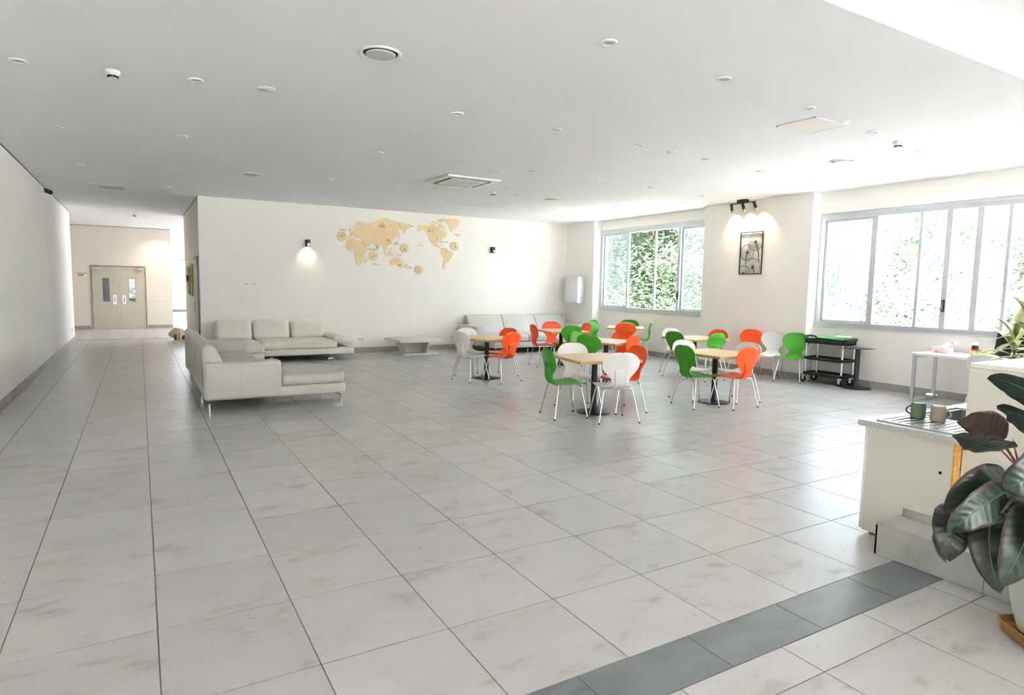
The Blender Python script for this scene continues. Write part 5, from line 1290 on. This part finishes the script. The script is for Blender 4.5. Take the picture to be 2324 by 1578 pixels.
# variegated plant behind the counter
dr = thing('dracaena_plant', 'variegated yellow-green leafy plant behind the counter', 'plant', (8.35, 3.05, 0))
bm = bmesh.new(); lathe(bm, [(0.13, 0.0), (0.17, 0.30), (0.18, 0.34), (0.165, 0.34), (0.15, 0.30)], 24); obj('pot', bm, 'pot_white', dr, smooth=50)
obj('soil', cyl(0.155, 0.29, 0.30, 20), 'soil', dr)
rnd = random.Random(11)
for cx, cy, top in ((0.0, 0.0, 1.22), (0.05, -0.05, 0.98), (-0.04, 0.05, 1.05)):
    bm = bmesh.new(); tube(bm, [(cx, cy, 0.28), (cx * 1.5, cy * 1.5, top * .6), (cx * 2, cy * 2, top)], 0.012, 8); obj('cane', bm, 'stem_green', dr)
    for k in range(15):
        z = top - 0.40 * (k / 15) + 0.02
        a = k * 2.4 + rnd.uniform(-.3, .3); el = 0.35 + 1.1 * max(0, 1 - k / 6) + rnd.uniform(-.1, .15)
        bs = (cx * 2, cy * 2, z)
        dv = (math.cos(a) * math.cos(el), math.sin(a) * math.cos(el), math.sin(el))
        L = rnd.uniform(0.34, 0.48)
        bm = blade(bmesh.new(), bs, dv, (0, 0, 1), L, 0.048, 1.5, 8); lf = obj('leaf', bm, 'dracaena_edge', dr, smooth=60)
        bm = blade(bmesh.new(), Vector(bs) + Vector((0, 0, 0.0015)), dv, (0, 0, 1), L * .97, 0.028, 1.5, 8); obj('leaf_stripe', bm, 'dracaena_leaf', lf, smooth=60)

# ================================================================ BIG PHILODENDRON IN THE WHITE POT
PC = Vector((3.53, 1.02, 0))
PA = math.atan2(0.29, -0.06) - PI / 4
ph = thing('philodendron_plant', 'large dark-leaved plant in a white square pot', 'plant', tuple(PC))
def sq_lathe(prof, ang, rnd_=0.18, n=40):
    bm = bmesh.new(); rs = []
    for h, z in prof:
        row = []
        for i in range(n):
            a = 2 * PI * i / n; c, s = math.cos(a), math.sin(a)
            k = (abs(c) ** 7 + abs(s) ** 7) ** (-1 / 7)
            p = Matrix.Rotation(ang, 3, 'Z') @ Vector((c * k * h, s * k * h, z)); row.append(bm.verts.new(p))
        rs.append(row)
    for a, b in zip(rs, rs[1:]):
        for i in range(n): bm.faces.new((a[i], a[(i + 1) % n], b[(i + 1) % n], b[i]))
    bm.faces.new(list(reversed(rs[0]))); bm.faces.new(rs[-1])
    return bm
obj('pot', sq_lathe([(0.150, 0.02), (0.158, 0.03), (0.178, 0.12), (0.197, 0.24), (0.207, 0.36), (0.210, 0.40), (0.195, 0.40), (0.19, 0.36)], PA), 'pot_white', ph, smooth=50)
obj('soil', sq_lathe([(0.19, 0.355), (0.19, 0.362)], PA), 'soil', ph, smooth=0)
sa = thing('pot_saucer', 'worn brown square saucer under the white pot', 'saucer', tuple(PC))
obj('tray', sq_lathe([(0.195, 0.0), (0.205, 0.003), (0.213, 0.05), (0.208, 0.052), (0.198, 0.02), (0.15, 0.018)], PA), 'saucer_brown', sa, smooth=40)
LEAVES = [
('L1',(3.441,1.138,1.062),(3.217,1.186,1.209),(3.246,1.325,1.196),0.058,(0.210,0.706,-0.676),'g'),
('L2',(3.366,1.109,0.930),(3.138,1.157,1.112),(3.187,1.253,1.076),0.064,(0.392,0.849,-0.354),'g'),
('L3',(3.236,1.243,0.933),(3.261,1.314,1.024),(3.145,1.385,0.996),0.073,(0.107,0.462,-0.881),'u'),
('L4',(3.192,1.208,0.911),(2.994,1.237,0.969),(2.991,1.330,0.960),0.079,(0.346,0.778,-0.525),'g'),
('L5',(3.106,1.153,0.796),(2.838,1.148,0.816),(2.871,1.273,0.646),0.085,(0.251,-0.526,-0.812),'g'),
('L6',(3.051,1.135,0.772),(2.755,1.108,0.758),(2.762,1.216,0.618),0.068,(0.356,-0.365,-0.860),'g'),
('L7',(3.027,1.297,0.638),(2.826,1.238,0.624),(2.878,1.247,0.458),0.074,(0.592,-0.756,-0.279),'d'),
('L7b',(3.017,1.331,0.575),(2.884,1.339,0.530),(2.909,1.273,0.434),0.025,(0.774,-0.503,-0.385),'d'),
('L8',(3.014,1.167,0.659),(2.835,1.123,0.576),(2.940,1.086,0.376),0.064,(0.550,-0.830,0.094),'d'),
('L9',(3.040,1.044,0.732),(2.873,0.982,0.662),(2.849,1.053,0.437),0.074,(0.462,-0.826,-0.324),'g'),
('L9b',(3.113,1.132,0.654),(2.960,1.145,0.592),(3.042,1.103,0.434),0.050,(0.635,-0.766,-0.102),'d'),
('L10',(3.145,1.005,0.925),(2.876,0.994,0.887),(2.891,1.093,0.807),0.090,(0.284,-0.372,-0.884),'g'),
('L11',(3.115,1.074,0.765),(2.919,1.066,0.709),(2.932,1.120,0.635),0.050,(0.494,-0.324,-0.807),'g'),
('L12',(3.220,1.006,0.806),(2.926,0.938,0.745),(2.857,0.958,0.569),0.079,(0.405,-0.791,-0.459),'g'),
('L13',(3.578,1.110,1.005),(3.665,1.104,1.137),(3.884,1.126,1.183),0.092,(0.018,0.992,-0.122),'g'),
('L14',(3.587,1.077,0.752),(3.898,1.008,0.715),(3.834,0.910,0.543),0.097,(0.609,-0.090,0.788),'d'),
]
def big_leaf(b, c, t, w, side, key):
    B, C_, T = Vector(b) - PC, Vector(c) - PC, Vector(t) - PC; S = Vector(side).normalized()
    n, m = 16, 8
    bm = bmesh.new(); rib = bmesh.new(); rows = []; mid = []; uvl = bm.loops.layers.uv.new('UVMap'); uvs = {}
    for i in range(n + 1):
        u = i / n
        p = B * (1 - u) ** 2 + C_ * (2 * u * (1 - u)) + T * u * u
        d = ((C_ - B) * (2 * (1 - u)) + (T - C_) * (2 * u)).normalized()
        s = (S - d * S.dot(d)).normalized(); nn = d.cross(s)
        hw = w * 1.06 * (u + 0.02) ** 0.5 * max(0.0, 1 - u) ** 0.78 / 0.425 + 0.0008
        row = []
        for j in range(m + 1):
            v = -1 + 2 * j / m
            wave = 0.05 * w * math.sin(u * 22 + (3 if v > 0 else 0)) * abs(v) ** 2 + 0.012 * w * math.sin(u * 60) * abs(v)
            q = bm.verts.new(p + s * (hw * v) + nn * (0.16 * hw * abs(v) + wave)); uvs[q] = (u, (v + 1) / 2); row.append(q)
        rows.append(row); mid.append(p)
    for a, q in zip(rows, rows[1:]):
        for j in range(m):
            f = bm.faces.new((a[j], a[j + 1], q[j + 1], q[j]))
            for lp in f.loops: lp[uvl].uv = uvs[lp.vert]
    lf = obj('leaf', bm, {'g': 'philo_green', 'd': 'philo_dark', 'u': 'philo_under'}[key], ph, smooth=80)
    md = lf.modifiers.new('thick', 'SOLIDIFY'); md.thickness = 0.0012; md.offset = 0
    tube(rib, mid, 0.003, 6, radii=[0.0042 * (1 - 0.85 * i / n) for i in range(n + 1)]); obj('midrib', rib, 'philo_rib' if key != 'u' else 'philo_under', lf)
for nm, b, c, t, w, s, key in LEAVES: big_leaf(b, c, t, w, s, key)
HUB = Vector((3.235, 1.115, 0.72)) - PC
bm = bmesh.new(); tube(bm, [(-0.02, 0.0, 0.36), (-0.10, 0.02, 0.48), (-0.20, 0.05, 0.60), HUB + Vector((0, 0, -0.02)), HUB + Vector((0.03, 0.0, 0.12))], 0.02, 10, radii=[0.024, 0.022, 0.020, 0.017, 0.010]); obj('trunk', bm, 'stem_green', ph, smooth=60)
for i, L_ in enumerate(LEAVES):
    B = Vector(L_[1]) - PC
    h = HUB + Vector((0, 0, -0.03 + 0.012 * (i % 6)))
    k = h.lerp(B, 0.55) + Vector((0, 0, 0.015))
    bm = bmesh.new(); tube(bm, [h, k, B], 0.006, 7, radii=[0.008, 0.006, 0.0045]); obj('leaf_stalk', bm, 'stem_green', ph, smooth=60)
for a, b, m in (((3.127, 1.225, 0.934), (3.193, 1.152, 0.833), 'red_stem'), ((3.216, 1.199, 0.955), (3.222, 1.154, 0.792), 'red_stem')):
    bm = bmesh.new(); tube(bm, [Vector(a) - PC, (Vector(a) - PC).lerp(Vector(b) - PC, 0.4), Vector(b) - PC], 0.004, 6, radii=[0.0008, 0.004, 0.006]); obj('leaf_sheath', bm, m, ph)

# ================================================================ OUTSIDE
gz = -0.6
struct('ground_outside', bxm((XW + 0.2, 60, -40, 60, gz - 0.1, gz), (-40, XW + 0.2, -40, YREAR - 0.2, gz - 0.1, gz)), 'paving_outside', label='pale ground outside')
def tree(name, label, x, y, h, rx, rz, m, nl, seed, trunk=True, group='trees outside the windows', size=0.11, zlow=0.15, frond=False):
    rnd = random.Random(seed)
    t = thing(name, label, 'tree' if trunk else 'hedge', (x, y, gz), 0, group)
    bm = bmesh.new()
    cl = [(Vector((rnd.gauss(0, rx * .5), rnd.gauss(0, rx * .5), h * (zlow + (1 - zlow) * rnd.random()))), rnd.uniform(.35, .9)) for _ in range(26)]
    for k in range(nl):
        c, r = cl[rnd.randrange(len(cl))]
        p = c + Vector((rnd.gauss(0, r * .5), rnd.gauss(0, r * .5), rnd.gauss(0, r * .4)))
        if p.z < 0.05: p.z = 0.05 + rnd.random() * .3
        a = rnd.uniform(0, 2 * PI); d = Vector((math.cos(a), math.sin(a), rnd.uniform(-.5, .2))).normalized()
        s = d.cross(Vector((0, 0, 1))).normalized(); L = size * rnd.uniform(.7, 1.5); w = L * (.22 if frond else .35)
        q = p + d * L * .5; e = p + d * L + Vector((0, 0, -L * .2))
        v = [bm.verts.new(x_) for x_ in (p, q - s * w, e, q + s * w)]
        bm.faces.new(v)
    obj('foliage', bm, m, t, smooth=0)
    if trunk:
        bm = bmesh.new(); tube(bm, [(0, 0, 0), (0.06, 0.03, h * .35), (-0.05, 0.08, h * .7), (0.05, 0.0, h * .95)], 0.12, 8, radii=[0.16, 0.13, 0.09, 0.03])
        for k in range(5):
            a = k * 1.3; z = h * (.35 + .1 * k); tube(bm, [(0.0, 0.03, z), (math.cos(a) * rx * .4, math.sin(a) * rx * .4, z + .5), (math.cos(a) * rx * .8, math.sin(a) * rx * .8, z + .7)], 0.03, 6, radii=[0.05, 0.03, 0.012])
        obj('trunk', bm, 'bark', t)
    return t
tree('garden_tree', 'feathery green tree filling the left of the corner window', 15.2, 18.2, 4.6, 1.5, 2, 'tree_leaf_mid', 5200, 1, frond=True, size=0.2)
tree('garden_tree', 'dark leafy tree with a bare trunk in the middle of the corner window', 14.6, 15.6, 5.2, 1.3, 2, 'tree_leaf_dark', 5200, 2, frond=True, size=0.18)
tree('garden_tree', 'bright feathery tree low in the corner window', 13.6, 14.6, 2.9, 1.1, 2, 'tree_leaf_mid', 5200, 3, frond=True, size=0.16)
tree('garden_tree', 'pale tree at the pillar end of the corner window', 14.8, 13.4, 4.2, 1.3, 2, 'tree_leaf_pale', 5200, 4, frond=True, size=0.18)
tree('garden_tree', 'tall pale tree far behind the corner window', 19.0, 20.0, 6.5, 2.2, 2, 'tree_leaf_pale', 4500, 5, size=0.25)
H_ = 'hedges outside the long window'
tree('garden_hedge', 'sun-bleached hedge behind the counter end of the long window', 16.5, 6.0, 3.6, 1.1, 2, 'tree_leaf_mid', 2600, 6, False, H_, 0.13)
tree('garden_hedge', 'sun-bleached hedge with a tall clump behind the middle of the long window', 17.0, 8.6, 4.2, 1.1, 2, 'tree_leaf_mid', 2600, 7, False, H_, 0.13)
tree('garden_hedge', 'small greener shrub low behind the long window', 14.4, 8.1, 2.0, 0.5, 2, 'tree_leaf_dark', 1500, 8, False, H_, 0.12)
tree('garden_hedge', 'sun-bleached hedge behind the pillar end of the long window', 16.6, 10.9, 3.2, 1.1, 2, 'tree_leaf_mid', 2400, 9, False, H_, 0.13)
tree('courtyard_shrub', 'green shrub seen through the glass of the double doors', -0.25, 26.2, 2.6, 0.5, 1, 'tree_leaf_mid', 1500, 10, False, 'plants beyond the double doors', 0.12)
